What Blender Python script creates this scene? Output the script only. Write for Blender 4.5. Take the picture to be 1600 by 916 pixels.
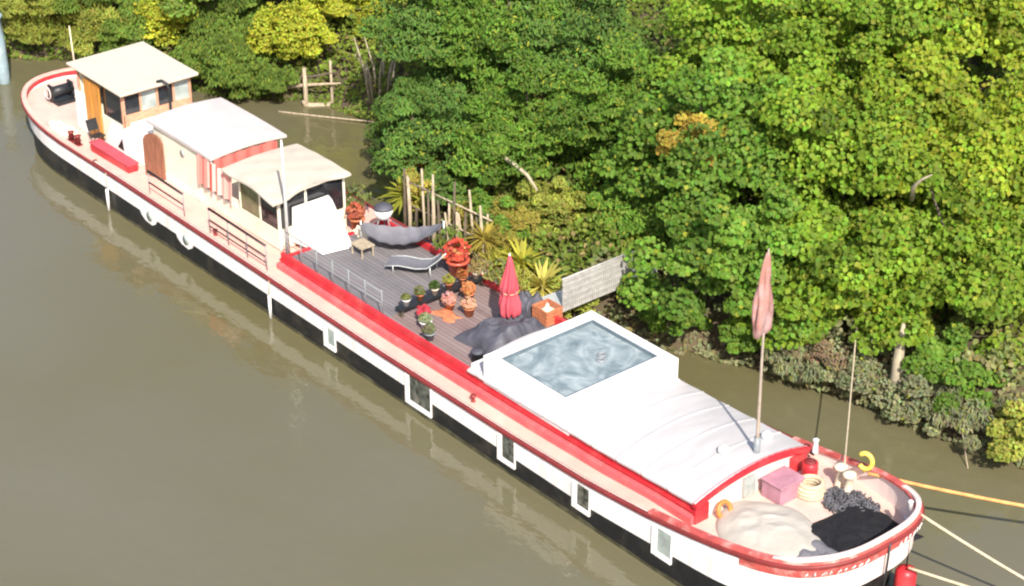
import bpy, math, random
import numpy as np
from mathutils import Vector, Matrix, noise
random.seed(7)
RS = np.random.RandomState(11)
R = math.radians
for o in list(bpy.data.objects):
    bpy.data.objects.remove(o)
S = bpy.context.scene
C = S.collection

# ------------------------------------------------------------------ camera
F_PX, PITCH, YAW, ROLL = 3118.57, R(28.49), R(50.07), R(-0.05)
CAM = Vector((61.66, -30.73, 29.29))
fw = Vector((-math.sin(YAW)*math.cos(PITCH), math.cos(YAW)*math.cos(PITCH), -math.sin(PITCH)))
rt = Vector((math.cos(YAW), math.sin(YAW), 0))
up = rt.cross(fw)
r2 = rt*math.cos(ROLL) + up*math.sin(ROLL)
u2 = -rt*math.sin(ROLL) + up*math.cos(ROLL)
cd = bpy.data.cameras.new('camera')
cd.sensor_width = 36
cd.lens = F_PX/1600*36
cd.clip_end = 2000
cam = bpy.data.objects.new('camera', cd)
M4 = Matrix((r2, u2, -fw)).transposed().to_4x4()
M4.translation = CAM
cam.matrix_world = M4
C.objects.link(cam)
S.camera = cam

# ------------------------------------------------------------------ light
SUN_EL = R(42)
SUN_DIR = Vector((0.88, -0.475, 0)).normalized()*math.cos(SUN_EL) + Vector((0, 0, math.sin(SUN_EL)))
W = bpy.data.worlds.new('World')
S.world = W
W.use_nodes = True
nt = W.node_tree
sky = nt.nodes.new('ShaderNodeTexSky')
sky.sky_type = 'NISHITA'
sky.sun_disc = False
sky.sun_elevation = SUN_EL
sky.sun_rotation = math.atan2(SUN_DIR.x, SUN_DIR.y)
sky.air_density = 1.0
sky.dust_density = 2.5
bg = nt.nodes['Background']
nt.links.new(sky.outputs[0], bg.inputs[0])
bg.inputs[1].default_value = 0.13
sl = bpy.data.lights.new('sun', 'SUN')
sl.energy = 5.0
sl.angle = R(0.5)
sl.color = (1.0, 0.93, 0.82)
so = bpy.data.objects.new('sun', sl)
so.rotation_euler = (-SUN_DIR).to_track_quat('-Z', 'Y').to_euler()
so.location = (60, -40, 60)
C.objects.link(so)
S.view_settings.view_transform = 'Standard'
S.view_settings.look = 'None'
S.view_settings.exposure = 0.68
S.view_settings.gamma = 1
S.view_settings.use_curve_mapping = False
S.render.engine = 'CYCLES'
S.cycles.pixel_filter_type = 'BLACKMAN_HARRIS'
S.cycles.filter_width = 2.2
S.cycles.max_bounces = 7
S.cycles.transparent_max_bounces = 4

# ------------------------------------------------------------------ materials
def mat(name, col, rough=0.6, var=0.15, scale=3.0, bump=0.0, bscale=20.0, metal=0.0, spec=0.4, dirt=None, dirt_amt=0.0, dirt_scale=1.2, stretch=None):
    m = bpy.data.materials.new(name)
    m.use_nodes = True
    n, l = m.node_tree.nodes, m.node_tree.links
    b = n['Principled BSDF']
    b.inputs['Roughness'].default_value = rough
    b.inputs['Metallic'].default_value = metal
    b.inputs['Specular IOR Level'].default_value = spec
    tc = n.new('ShaderNodeTexCoord')
    src = tc.outputs['Object']
    if stretch:
        mp = n.new('ShaderNodeMapping')
        mp.inputs['Scale'].default_value = stretch
        l.new(src, mp.inputs[0]); src = mp.outputs[0]
    nz = n.new('ShaderNodeTexNoise')
    nz.inputs['Scale'].default_value = scale
    nz.inputs['Detail'].default_value = 5
    l.new(src, nz.inputs['Vector'])
    cr = n.new('ShaderNodeValToRGB')
    cr.color_ramp.elements[0].position = 0.3
    cr.color_ramp.elements[1].position = 0.7
    cr.color_ramp.elements[0].color = [c*(1-var) for c in col] + [1]
    cr.color_ramp.elements[1].color = [min(1, c*(1+var*.6)) for c in col] + [1]
    l.new(nz.outputs[0], cr.inputs[0])
    out = cr.outputs[0]
    if dirt:
        n2 = n.new('ShaderNodeTexNoise')
        n2.inputs['Scale'].default_value = dirt_scale
        n2.inputs['Detail'].default_value = 8
        n2.inputs['Roughness'].default_value = 0.7
        l.new(src, n2.inputs['Vector'])
        r = n.new('ShaderNodeValToRGB')
        r.color_ramp.elements[0].position = 0.5
        r.color_ramp.elements[1].position = 0.72
        r.color_ramp.elements[0].color = (0, 0, 0, 1)
        r.color_ramp.elements[1].color = (dirt_amt,)*3 + (1,)
        l.new(n2.outputs[0], r.inputs[0])
        mx = n.new('ShaderNodeMix'); mx.data_type = 'RGBA'
        l.new(r.outputs[0], mx.inputs[0]); l.new(out, mx.inputs[6])
        mx.inputs[7].default_value = list(dirt) + [1]
        out = mx.outputs[2]
    l.new(out, b.inputs['Base Color'])
    if bump:
        n3 = n.new('ShaderNodeTexNoise')
        n3.inputs['Scale'].default_value = bscale
        n3.inputs['Detail'].default_value = 4
        l.new(src, n3.inputs['Vector'])
        bp = n.new('ShaderNodeBump')
        bp.inputs['Strength'].default_value = bump
        bp.inputs['Distance'].default_value = 0.05
        l.new(n3.outputs[0], bp.inputs['Height'])
        l.new(bp.outputs[0], b.inputs['Normal'])
    return m

def plank_mat(name, c1, c2, width, axis, rough=0.75):
    """boards: colour per board, dark joints; axis = the axis counted across the boards"""
    m = mat(name, c1, rough, .2, 2.5, .2, 14)
    n, l = m.node_tree.nodes, m.node_tree.links
    b = n['Principled BSDF']
    old = b.inputs['Base Color'].links[0].from_socket
    tc = n.new('ShaderNodeTexCoord')
    sp = n.new('ShaderNodeSeparateXYZ')
    l.new(tc.outputs['Object'], sp.inputs[0])
    dv = n.new('ShaderNodeMath'); dv.operation = 'DIVIDE'; dv.inputs[1].default_value = width
    l.new(sp.outputs[axis], dv.inputs[0])
    fl = n.new('ShaderNodeMath'); fl.operation = 'FLOOR'
    l.new(dv.outputs[0], fl.inputs[0])
    wn = n.new('ShaderNodeTexWhiteNoise'); wn.noise_dimensions = '1D'
    l.new(fl.outputs[0], wn.inputs['W'])
    mx = n.new('ShaderNodeMix'); mx.data_type = 'RGBA'
    l.new(wn.outputs[0], mx.inputs[0]); l.new(old, mx.inputs[6])
    mx.inputs[7].default_value = list(c2) + [1]
    fr = n.new('ShaderNodeMath'); fr.operation = 'FRACT'
    l.new(dv.outputs[0], fr.inputs[0])
    lt = n.new('ShaderNodeMath'); lt.operation = 'LESS_THAN'; lt.inputs[1].default_value = 0.09
    l.new(fr.outputs[0], lt.inputs[0])
    m2 = n.new('ShaderNodeMix'); m2.data_type = 'RGBA'
    l.new(lt.outputs[0], m2.inputs[0]); l.new(mx.outputs[2], m2.inputs[6])
    m2.inputs[7].default_value = [c*.25 for c in c1] + [1]
    l.new(m2.outputs[2], b.inputs['Base Color'])
    return m

def stripe_mat(name, c1, c2, width):
    m = plank_mat(name, c1, c2, width, 0, .8)
    n = m.node_tree.nodes
    for x in n:
        if x.type == 'MATH' and x.operation == 'LESS_THAN':
            x.inputs[1].default_value = -1
    return m

def leaf_mat(name, rough=0.6, trans=0.38):
    m = bpy.data.materials.new(name)
    m.use_nodes = True
    n, l = m.node_tree.nodes, m.node_tree.links
    b = n['Principled BSDF']
    at = n.new('ShaderNodeAttribute'); at.attribute_name = 'leafcol'
    b.inputs['Roughness'].default_value = rough
    b.inputs['Specular IOR Level'].default_value = 0.22
    l.new(at.outputs['Color'], b.inputs['Base Color'])
    tr = n.new('ShaderNodeBsdfTranslucent')
    hs = n.new('ShaderNodeHueSaturation')
    hs.inputs['Hue'].default_value = 0.48
    hs.inputs['Value'].default_value = 1.3
    l.new(at.outputs['Color'], hs.inputs['Color'])
    l.new(hs.outputs[0], tr.inputs[0])
    mx = n.new('ShaderNodeMixShader'); mx.inputs[0].default_value = trans
    l.new(b.outputs[0], mx.inputs[1]); l.new(tr.outputs[0], mx.inputs[2])
    l.new(mx.outputs[0], n['Material Output'].inputs[0])
    return m

def water_mat(name, c1, c2, rough, scale, bump, dist=0.1, big=0.05):
    m = bpy.data.materials.new(name)
    m.use_nodes = True
    n, l = m.node_tree.nodes, m.node_tree.links
    b = n['Principled BSDF']
    b.inputs['Roughness'].default_value = rough
    b.inputs['IOR'].default_value = 1.33 if big > .5 else 1.5
    b.inputs['Specular IOR Level'].default_value = 0.5
    tc = n.new('ShaderNodeTexCoord')
    nz = n.new('ShaderNodeTexNoise')
    nz.inputs['Scale'].default_value = big; nz.inputs['Detail'].default_value = 5
    nz.inputs['Distortion'].default_value = 0.6 if big < .5 else 2.2
    l.new(tc.outputs['Object'], nz.inputs['Vector'])
    cr = n.new('ShaderNodeValToRGB')
    cr.color_ramp.elements[0].position = 0.35; cr.color_ramp.elements[1].position = 0.65
    cr.color_ramp.elements[0].color = list(c1) + [1]; cr.color_ramp.elements[1].color = list(c2) + [1]
    l.new(nz.outputs[0], cr.inputs[0]); l.new(cr.outputs[0], b.inputs['Base Color'])
    mp = n.new('ShaderNodeMapping'); mp.inputs['Scale'].default_value = (1.0, 1.6, 1)
    mp.inputs['Rotation'].default_value = (0, 0, R(20))
    l.new(tc.outputs['Object'], mp.inputs[0])
    w1 = n.new('ShaderNodeTexNoise'); w1.inputs['Scale'].default_value = scale; w1.inputs['Detail'].default_value = 3
    l.new(mp.outputs[0], w1.inputs['Vector'])
    bp = n.new('ShaderNodeBump'); bp.inputs['Strength'].default_value = bump; bp.inputs['Distance'].default_value = dist
    l.new(w1.outputs[0], bp.inputs['Height']); l.new(bp.outputs[0], b.inputs['Normal'])
    return m

MT = {}
MT['hull'] = mat('black bitumen hull', (.012, .013, .016), .45, .3, 4, .1, 8, dirt=(.09, .075, .055), dirt_amt=.5, dirt_scale=.9)
MT['scum'] = mat('muddy waterline scum', (.060, .055, .030), .7, .5, 3, dirt=(.13, .12, .07), dirt_amt=.7, dirt_scale=1.5)
MT['white'] = mat('white boat paint', (.80, .78, .77), .4, .05, 1.5, dirt=(.55, .45, .38), dirt_amt=.35, dirt_scale=.8)
MT['roofwhite'] = mat('white hatch paint', (.47, .452, .457), .55, .10, 1.2, .05, 6, dirt=(.345, .335, .345), dirt_amt=.75, dirt_scale=.9, stretch=(2.2, .5, 1))
MT['topside'] = mat('white topside paint', (.80, .77, .76), .4, .05, 1.2, .05, 3, dirt=(.42, .26, .18), dirt_amt=.5, dirt_scale=1.2, stretch=(2.5, 1, .25))
MT['salmon'] = mat('faded salmon deck paint', (.70, .39, .33), .6, .10, 2, .05, 10, dirt=(.60, .42, .34), dirt_amt=.8, dirt_scale=1.6)
MT['sterndeck'] = mat('pale pink deck paint', (.60, .43, .37), .6, .10, 2, dirt=(.5, .3, .26), dirt_amt=.6, dirt_scale=1.1)
MT['red'] = mat('red coaming paint', (.50, .025, .035), .4, .18, 2, dirt=(.62, .12, .11), dirt_amt=.5, dirt_scale=1.5)
MT['ledge'] = mat('sunlit red ledge paint', (.56, .10, .11), .45, .15, 2, dirt=(.66, .3, .26), dirt_amt=.4, dirt_scale=1.5)  # lighter, pinker copy of the red: sunlight on the ledge painted in
MT['darkred'] = mat('dark red strake', (.20, .030, .030), .5, .25, 3)
MT['rail'] = mat('red bow rail', (.50, .09, .08), .5, .3, 3, dirt=(.72, .50, .45), dirt_amt=.8, dirt_scale=2)
MT['pinkwhite'] = mat('pinkish white paint', (.76, .62, .58), .5, .1, 2)
MT['cream'] = mat('cream roof canvas', (.55, .48, .39), .7, .10, 1.5, .1, 8, dirt=(.40, .33, .24), dirt_amt=.4, dirt_scale=1.5)
MT['creamwall'] = mat('cream painted wall', (.74, .70, .56), .55, .08, 2, dirt=(.6, .45, .35), dirt_amt=.4)
MT['roofpink'] = mat('white canopy roof', (.50, .45, .44), .6, .06, 1.5, dirt=(.7, .55, .55), dirt_amt=.4, dirt_scale=1.2)
MT['beigeroof'] = mat('beige canopy canvas', (.47, .42, .35), .8, .12, 2, .15, 5, dirt=(.34, .28, .23), dirt_amt=.6, dirt_scale=2)
MT['wood'] = mat('orange varnished wood', (.55, .24, .045), .4, .3, 3, .05, 10, stretch=(6, 6, .6))
MT['pinewood'] = mat('pale reddish wood', (.52, .28, .18), .55, .25, 3, stretch=(2, 2, 5))
MT['brown'] = mat('brown door wood', (.24, .10, .06), .5, .35, 3, stretch=(5, 5, .7))
MT['glass'] = mat('dark window glass', (.02, .022, .025), .08, .3, 2, spec=.8)
MT['hullglass'] = mat('grey green cabin window glass', (.085, .095, .085), .08, .8, 6, spec=.9, dirt=(.26, .22, .18), dirt_amt=.7, dirt_scale=3)
MT['paleglass'] = mat('pale reflective pane', (.35, .40, .38), .1, .3, 3, spec=.8)  # pale base colour paints in window reflections; also colours the door panel
MT['olive'] = mat('olive window glass', (.14, .15, .07), .15, .4, 4, spec=.7)
MT['mastpaint'] = mat('weathered buff mast paint', (.34, .28, .23), .6, .2, 5)
MT['blackmetal'] = mat('black painted metal', (.02, .022, .025), .45, .3, 5)
MT['greymetal'] = mat('grey painted metal', (.22, .24, .26), .45, .2, 5)
MT['galv'] = mat('galvanised pale metal', (.55, .57, .56), .4, .12, 6, metal=.3)
MT['terrace'] = plank_mat('grey terrace boards', (.150, .142, .150), (.195, .178, .185), .145, 1)
MT['terrace2'] = plank_mat('rosy terrace boards', (.20, .138, .134), (.24, .185, .178), .145, 1)
MT['striped'] = stripe_mat('red striped canvas', (.58, .07, .055), (.74, .48, .42), .11)
MT['pink'] = mat('pink red parasol canvas', (.50, .07, .095), .75, .2, 3, .2, 6)
MT['flag'] = mat('faded flag cloth', (.36, .17, .145), .8, .2, 2, .2, 4, dirt=(.36, .33, .36), dirt_amt=.7, dirt_scale=1.0)
MT['terracotta'] = mat('terracotta', (.48, .17, .08), .75, .25, 5)
MT['redpot'] = mat('red glazed pot', (.55, .10, .06), .35, .2, 3)
MT['tarpgrey'] = mat('grey tarpaulin', (.155, .152, .172), .55, .2, 3, .3, 6)
MT['tarpdark'] = mat('dark grey cover', (.075, .075, .095), .6, .3, 3, .3, 6)
MT['tarpbeige'] = mat('beige canvas cover', (.40, .375, .335), .8, .08, 2, .25, 5, dirt=(.36, .32, .28), dirt_amt=.5, dirt_scale=1.5)
MT['blacknet'] = mat('black netting', (.007, .007, .010), .85, .5, 12, .6, 25)  # near-black tone of the net also paints in the bow bulwark's shade
MT['chain'] = mat('weathered chain steel', (.10, .10, .115), .65, .6, 6, .3, 20)
MT['rope'] = mat('pale rope', (.55, .46, .32), .9, .25, 20, .4, 60)
MT['ropeorange'] = mat('orange rope', (.72, .34, .12), .85, .3, 4, .4, 60)
MT['yellow'] = mat('yellow buoy plastic', (.72, .55, .10), .45, .1, 4)
MT['orange'] = mat('orange ring plastic', (.70, .20, .05), .5, .15, 5)
MT['pinkbox'] = mat('mauve pink chest paint', (.40, .20, .25), .6, .25, 3)
MT['deadwood'] = mat('bleached dead wood', (.38, .31, .22), .85, .35, 4, .3, 18, stretch=(3, 3, .8))
MT['bark'] = mat('tree bark', (.11, .085, .06), .9, .4, 6, .5, 14, stretch=(2, 2, .5))
MT['palebark'] = mat('pale bark', (.36, .31, .22), .9, .3, 4, .4, 12, stretch=(2, 2, .4))
MT['soil'] = mat('muddy bank soil', (.085, .062, .038), .95, .5, .6, .6, 3, dirt=(.05, .07, .02), dirt_amt=.9, dirt_scale=.4)
MT['leaf'] = leaf_mat('green leaf')
MT['blueboat'] = mat('blue grey post paint', (.24, .32, .36), .5, .2, 3, dirt=(.5, .5, .48), dirt_amt=.6)
MT['lattice'] = mat('weathered white lattice', (.38, .37, .355), .6, .25, 6, dirt=(.3, .29, .26), dirt_amt=.7, dirt_scale=3)
MT['bag'] = mat('cream cloth', (.70, .60, .46), .85, .1, 4, .2, 8)
MT['water'] = water_mat('murky river water', (.110, .098, .042), (.134, .126, .096), .03, 1.5, .34, .06, .035)  # greyer second tone stands in for sky reflected on the olive water
MT['pool'] = water_mat('pale blue pool water', (.15, .195, .215), (.32, .37, .39), .05, 1.6, .6, .12, 1.1)  # distorted light and dark squiggles paint reflections into the surface colour
MT['poolwall'] = mat('blue grey pool lining', (.12, .16, .19), .5, .2, 3)

# ------------------------------------------------------------------ mesh helpers
class MB:
    def __init__(s):
        s.v = []; s.f = []; s.sm = []
    def add(s, vs, fs, smooth=False):
        o = len(s.v)
        s.v += [tuple(v) for v in vs]
        s.f += [tuple(i+o for i in f) for f in fs]
        s.sm += [smooth]*len(fs)
        return s
    def box(s, x0, x1, y0, y1, z0, z1):
        return s.add([(x0,y0,z0),(x1,y0,z0),(x1,y1,z0),(x0,y1,z0),(x0,y0,z1),(x1,y0,z1),(x1,y1,z1),(x0,y1,z1)],
                     [(0,3,2,1),(4,5,6,7),(0,1,5,4),(1,2,6,5),(2,3,7,6),(3,0,4,7)])
    def hexa(s, p):
        """eight corners: bottom ring then top ring, counter-clockwise from above"""
        return s.add(p, [(0,3,2,1),(4,5,6,7),(0,1,5,4),(1,2,6,5),(2,3,7,6),(3,0,4,7)])
    def obox(s, c, sx, sy, sz, rz=0):
        cs, sn = math.cos(rz), math.sin(rz)
        P = []
        for z in (c[2], c[2]+sz):
            for a, b in ((-1,-1),(1,-1),(1,1),(-1,1)):
                x, y = a*sx/2, b*sy/2
                P.append((c[0]+x*cs-y*sn, c[1]+x*sn+y*cs, z))
        return s.hexa(P)
    def tube(s, pts, rad, seg=8, caps=True):
        pts = [Vector(p) for p in pts]
        n = len(pts)
        rads = rad if isinstance(rad, (list, tuple)) else [rad]*n
        vs, fs = [], []
        prev = None
        for i, p in enumerate(pts):
            t = (pts[min(i+1, n-1)] - pts[max(i-1, 0)]).normalized()
            if prev is None:
                a = t.orthogonal().normalized()
            else:
                a = (prev - t*prev.dot(t))
                a = a.normalized() if a.length > 1e-6 else t.orthogonal().normalized()
            prev = a
            b = t.cross(a)
            for k in range(seg):
                an = 2*math.pi*k/seg
                vs.append(p + (a*math.cos(an) + b*math.sin(an))*rads[i])
        for i in range(n-1):
            for k in range(seg):
                k2 = (k+1) % seg
                fs.append((i*seg+k, i*seg+k2, (i+1)*seg+k2, (i+1)*seg+k))
        if caps:
            fs.append(tuple(reversed(range(seg)))); fs.append(tuple((n-1)*seg+k for k in range(seg)))
        return s.add(vs, fs, True)
    def lathe(s, prof, c, seg=20, wob=0.0):
        vs, fs = [], []
        n = len(prof)
        for i, (r, z) in enumerate(prof):
            for k in range(seg):
                an = 2*math.pi*k/seg
                rr = r*(1 + wob*math.sin(an*5+i))
                vs.append((c[0]+rr*math.cos(an), c[1]+rr*math.sin(an), c[2]+z))
        for i in range(n-1):
            for k in range(seg):
                k2 = (k+1) % seg
                fs.append((i*seg+k, i*seg+k2, (i+1)*seg+k2, (i+1)*seg+k))
        fs.append(tuple(reversed(range(seg)))); fs.append(tuple((n-1)*seg+k for k in range(seg)))
        return s.add(vs, fs, True)
    def grid(s, nx, ny, fn, smooth=True, thick=0.0):
        """sheet fn(u,v); with thickness an underside and a rim"""
        vs = [fn(i/nx, j/ny) for i in range(nx+1) for j in range(ny+1)]
        w = ny+1
        fs = [(i*w+j, (i+1)*w+j, (i+1)*w+j+1, i*w+j+1) for i in range(nx) for j in range(ny)]
        s.add(vs, fs, smooth)
        if thick:
            lo = [(v[0], v[1], v[2]-thick) for v in vs]
            s.add(lo, [tuple(reversed(f)) for f in fs], smooth)
            rim = [i*w for i in range(nx+1)] + [nx*w+j for j in range(1, ny+1)] + [i*w+ny for i in range(nx-1, -1, -1)] + [j for j in range(ny-1, 0, -1)]
            m = len(rim)
            s.add([vs[i] for i in rim] + [lo[i] for i in rim], [(k, m+k, m+(k+1) % m, (k+1) % m) for k in range(m)])
        return s
    def torus(s, c, R1, r, axis='z', seg=28, sg=10, tilt=None):
        pts = []
        vs, fs = [], []
        for i in range(seg):
            a = 2*math.pi*i/seg
            for k in range(sg):
                b = 2*math.pi*k/sg
                v = Vector(((R1+r*math.cos(b))*math.cos(a), (R1+r*math.cos(b))*math.sin(a), r*math.sin(b)))
                if tilt: v = tilt @ v
                vs.append((c[0]+v.x, c[1]+v.y, c[2]+v.z))
        for i in range(seg):
            for k in range(sg):
                fs.append((i*sg+k, ((i+1) % seg)*sg+k, ((i+1) % seg)*sg+(k+1) % sg, i*sg+(k+1) % sg))
        return s.add(vs, fs, True)
    def build(s, name, m, parent=None, bevel=0.0):
        org = Vector((0,0,0))
        p = parent
        while p is not None:
            org += p.location; p = p.parent
        me = bpy.data.meshes.new(name)
        me.from_pydata([(v[0]-org.x, v[1]-org.y, v[2]-org.z) for v in s.v], [], s.f)
        me.polygons.foreach_set('use_smooth', s.sm)
        me.update()
        me.materials.append(MT[m] if isinstance(m, str) else m)
        o = bpy.data.objects.new(name, me)
        C.objects.link(o)
        if parent is not None: o.parent = parent
        if bevel:
            bv = o.modifiers.new('bevel', 'BEVEL'); bv.width = bevel; bv.segments = 2; bv.limit_method = 'ANGLE'
        return o

def tag(o, label, cat, group=None):
    o['label'] = label; o['category'] = cat
    if group: o['group'] = group
    return o
def thing(name, label, cat, loc=(0,0,0), group=None):
    o = bpy.data.objects.new(name, None)
    o.location = loc; o.empty_display_size = .3
    C.objects.link(o)
    return tag(o, label, cat, group)
def structure(o, kind='structure'):
    o['kind'] = kind
    return o
def interp(x, tab):
    xs = [t[0] for t in tab]; ys = [t[1] for t in tab]
    return float(np.interp(x, xs, ys))
def sag(a, b, drop, n=16):
    a, b = Vector(a), Vector(b)
    return [a.lerp(b, i/n) + Vector((0, 0, -drop*4*(i/n)*(1-i/n))) for i in range(n+1)]

# ------------------------------------------------------------------ ground and water
BANK = [(-160, -60), (-40, -22), (-20, -7), (-12, -1.5), (-7, 1.6), (-4, 4.6), (-1, 5.2), (1.6, 5.7), (3.2, 7.4), (4.5, 8.3), (8, 8.6), (11, 8.0), (13.5, 5.4), (15.5, 3.4), (19, 3.0), (22.6, 3.0), (24.6, 4.4), (26, 5.5), (28, 6.4), (31, 7.2), (34, 7.7), (37, 8.4), (42, 10), (60, 16), (160, 50)]
def bank_y(x): return interp(x, BANK)
def ground_z(x, y):
    d = y - bank_y(x)
    n = .18*math.sin(x*1.3+y*.7) + .12*math.sin(x*2.9-y*1.7)
    if d < 0: return max(-2.2, .02 + d*.7)
    return .02 + min(d, 1.2)*.75 + max(0, min(d-1.2, 12))*.22 + max(0, d-13.2)*.06 + n*min(1, d)
xs = list(np.concatenate([np.linspace(-150, -22, 16), np.linspace(-20, 60, 121), np.linspace(64, 160, 14)]))
ys = list(np.concatenate([np.linspace(-140, -12, 10), np.linspace(-9, 45, 91), np.linspace(50, 220, 18)]))
b = MB()
b.add([(x, y, ground_z(x, y)) for x in xs for y in ys],
      [(i*len(ys)+j, (i+1)*len(ys)+j, (i+1)*len(ys)+j+1, i*len(ys)+j+1) for i in range(len(xs)-1) for j in range(len(ys)-1)], True)
structure(b.build('ground', 'soil'))
b = MB()
b.add([(-150, -140, 0), (160, -140, 0), (160, 60, 0), (-150, 60, 0)], [(0, 1, 2, 3)])
structure(b.build('water', 'water'))

# ------------------------------------------------------------------ the barge
G_T = [(-1.2, 1.6), (.7, 1.58), (4, 1.45), (8, 1.45), (16, 1.36), (22, 1.27), (28, 1.30), (31, 1.38), (33, 1.55), (34.5, 1.76), (36, 2.02), (37.6, 2.25), (38.4, 2.42)]
WB_T = [(-1.2, .92), (4, .78), (10, .74), (22, .66), (28, .60), (31, .58), (33.5, .74), (36, .90), (38.4, 1.15)]
def G(x): return interp(x, G_T)
def WB(x): return interp(x, WB_T)
def D(x): return interp(x, [(-1.2, 1.34), (4, 1.34), (7, 1.40), (8, G(8)-.03), (16, G(16)-.03), (22, 1.24), (28, 1.27), (31, 1.35), (32.6, 1.46), (34.2, 1.45), (39, 1.45)])
def CT(x): return interp(x, [(16.4, 1.80), (22, 1.78), (28, 1.84), (31, 1.90), (34.2, 2.02)])
def outline(inset=0.0, t=1.0):
    """half outline from the stern tip round to the bow tip; t=1 gunwale, t=0 waterline"""
    pts = []
    w = 2.58 - inset
    st, bt = -1.2 + (1-t)*.9 + inset, 38.4 - (1-t)*.75 - inset
    x0 = 4.0
    for i in range(15):
        a = math.pi/2*i/14
        n = 2.35
        pts.append((x0 - (x0-st)*math.cos(a)**(2/n), w*math.sin(a)**(2/n)))
    for i in range(1, 40):
        pts.append((x0 + (34.7-x0)*i/40, w))
    for i in range(19):
        a = math.pi/2*(1-i/18)
        n = 2.9 - (1-t)*.5
        pts.append((34.7 + (bt-34.7)*math.cos(a)**(2/n), w*math.sin(a)**(2/n)))
    return pts
def ring(ins, t, zf):
    h = outline(ins, t)
    near = [(x, -y) for x, y in h]
    far = [(x, y) for x, y in reversed(h[1:-1])]
    return [(x, y, zf(x)) for x, y in near+far]
def loft(rings):
    b = MB(); n = len(rings[0])
    for r in rings: b.v += r
    for i in range(len(rings)-1):
        for k in range(n):
            k2 = (k+1) % n
            b.f.append((i*n+k, i*n+k2, (i+1)*n+k2, (i+1)*n+k)); b.sm.append(True)
    return b
boat = thing('barge', 'long white and red river barge with a black hull moored along the leafy bank', 'houseboat', (18, 0, 0))
loft([ring(.5, 0, lambda x: -.9), ring(.05, 0, lambda x: -.2), ring(0, .1, lambda x: .1), ring(0, .45, lambda x: WB(x))]).build('hull', 'hull', boat)
loft([ring(-.004, .02, lambda x: -.05), ring(-.005, .10, lambda x: .05+.015*math.sin(x*2.1)), ring(-.004, .16, lambda x: .12+.025*math.sin(x*1.3)+.015*math.sin(x*4.7))]).build('tide_line', 'scum', boat)
loft([ring(-.004, .45, lambda x: WB(x)-.004), ring(-.004, .75, lambda x: (WB(x)+G(x))/2), ring(-.004, 1, lambda x: G(x)-.07), ring(.10, 1, lambda x: G(x)-.06)]).build('topside', 'topside', boat)
loft([ring(-.06, 1, lambda x: G(x)-.13), ring(-.07, 1, lambda x: G(x)-.06), ring(-.06, 1, lambda x: G(x)-.01), ring(.02, 1, lambda x: G(x)-.005), ring(.02, 1, lambda x: G(x)-.13), ring(-.06, 1, lambda x: G(x)-.13)]).build('rubbing_strake', 'darkred', boat)
# bulwark inside and the rail cap, bow and stern
def part_ring(x_lo, x_hi, ins, zf, t=1.0):
    return [p for p in ring(ins, t, zf)]
def strip(filter_fn, rings):
    n = len(rings[0]); b = MB()
    idx = [k for k in range(n) if filter_fn(rings[0][k][0]) and filter_fn(rings[0][(k+1) % n][0])]
    for k in idx:
        k2 = (k+1) % n
        for i in range(len(rings)-1):
            b.add([rings[i][k], rings[i][k2], rings[i+1][k2], rings[i+1][k]], [(0, 1, 2, 3)], True)
    return b
strip(lambda x: x > 33.2, [ring(.10, 1, lambda x: D(x)-.05), ring(.10, 1, lambda x: G(x)+.02)]).build('bow_bulwark', 'pinkwhite', boat)
strip(lambda x: x > 32.4, [ring(-.03, 1, lambda x: G(x)), ring(-.02, 1, lambda x: G(x)+.06), ring(.16, 1, lambda x: G(x)+.06), ring(.16, 1, lambda x: G(x)-.01)]).build('bow_rail', 'rail', boat)
strip(lambda x: x > 35.9, [ring(-.012, .98, lambda x: G(x)-.36), ring(-.03, 1, lambda x: G(x)-.14)]).build('name_band', 'rail', boat)
strip(lambda x: x < 5.2, [ring(.10, 1, lambda x: D(x)-.05), ring(.10, 1, lambda x: G(x)+.02)]).build('stern_bulwark', 'red', boat)
strip(lambda x: x < 6.5, [ring(-.03, 1, lambda x: G(x)), ring(-.02, 1, lambda x: G(x)+.05), ring(.15, 1, lambda x: G(x)+.05), ring(.15, 1, lambda x: G(x)-.01)]).build('stern_rail', 'salmon', boat)
# white scribbled name on the red band, illegible in the photo
rgn = ring(-.045, 1, lambda x: G(x)-.25)
sel = [i for i in range(len(rgn)) if rgn[i][0] > 36.6]
rl = [rgn[i] for i in sel]
def along(pts, u):
    L = [0]
    for i in range(1, len(pts)): L.append(L[-1] + (Vector(pts[i])-Vector(pts[i-1])).length)
    t = u*L[-1]
    i = max(1, min(len(pts)-1, int(np.searchsorted(L, t))))
    return Vector(pts[i-1]).lerp(Vector(pts[i]), (t-L[i-1])/max(1e-6, L[i]-L[i-1]))
rr = random.Random(3)
for lo, hi in ((.16, .40), (.56, .80)):
    u = lo
    while u < hi:
        p = along(rl, u); q = along(rl, u+.008+.01*rr.random())
        h1 = rr.uniform(-.07, -.02); h2 = rr.uniform(.0, .07)
        pts_ = [p+Vector((0, 0, h1)), q+Vector((0, 0, h2))]
        if rr.random() < .6: pts_.append(q+Vector((0, 0, h1+.02)))
        MB().tube(pts_, .013, 5).build('letter', 'white', boat)
        u += .028 + (.02 if rr.random() < .15 else 0)
strip(lambda x: x > 36.9, [ring(.02, 1, lambda x: G(x)+.05), ring(.01, 1, lambda x: G(x)+.064+.10*max(0, min(1, (x-36.95)/.8))), ring(.12, 1, lambda x: G(x)+.064+.10*max(0, min(1, (x-36.95)/.8))), ring(.12, 1, lambda x: G(x)+.05)]).build('bow_crest', 'pinkwhite', boat)
MB().tube([(-.85, .75, 1.6), (-.95, .75, 3.3)], [.035, .02], 8).build('flagstaff', 'bag', boat)
bt = MB().box(4.0, 4.75, -2.30, -2.10, 1.34, 1.40).build('mooring_bitts', 'darkred', boat)
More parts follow.
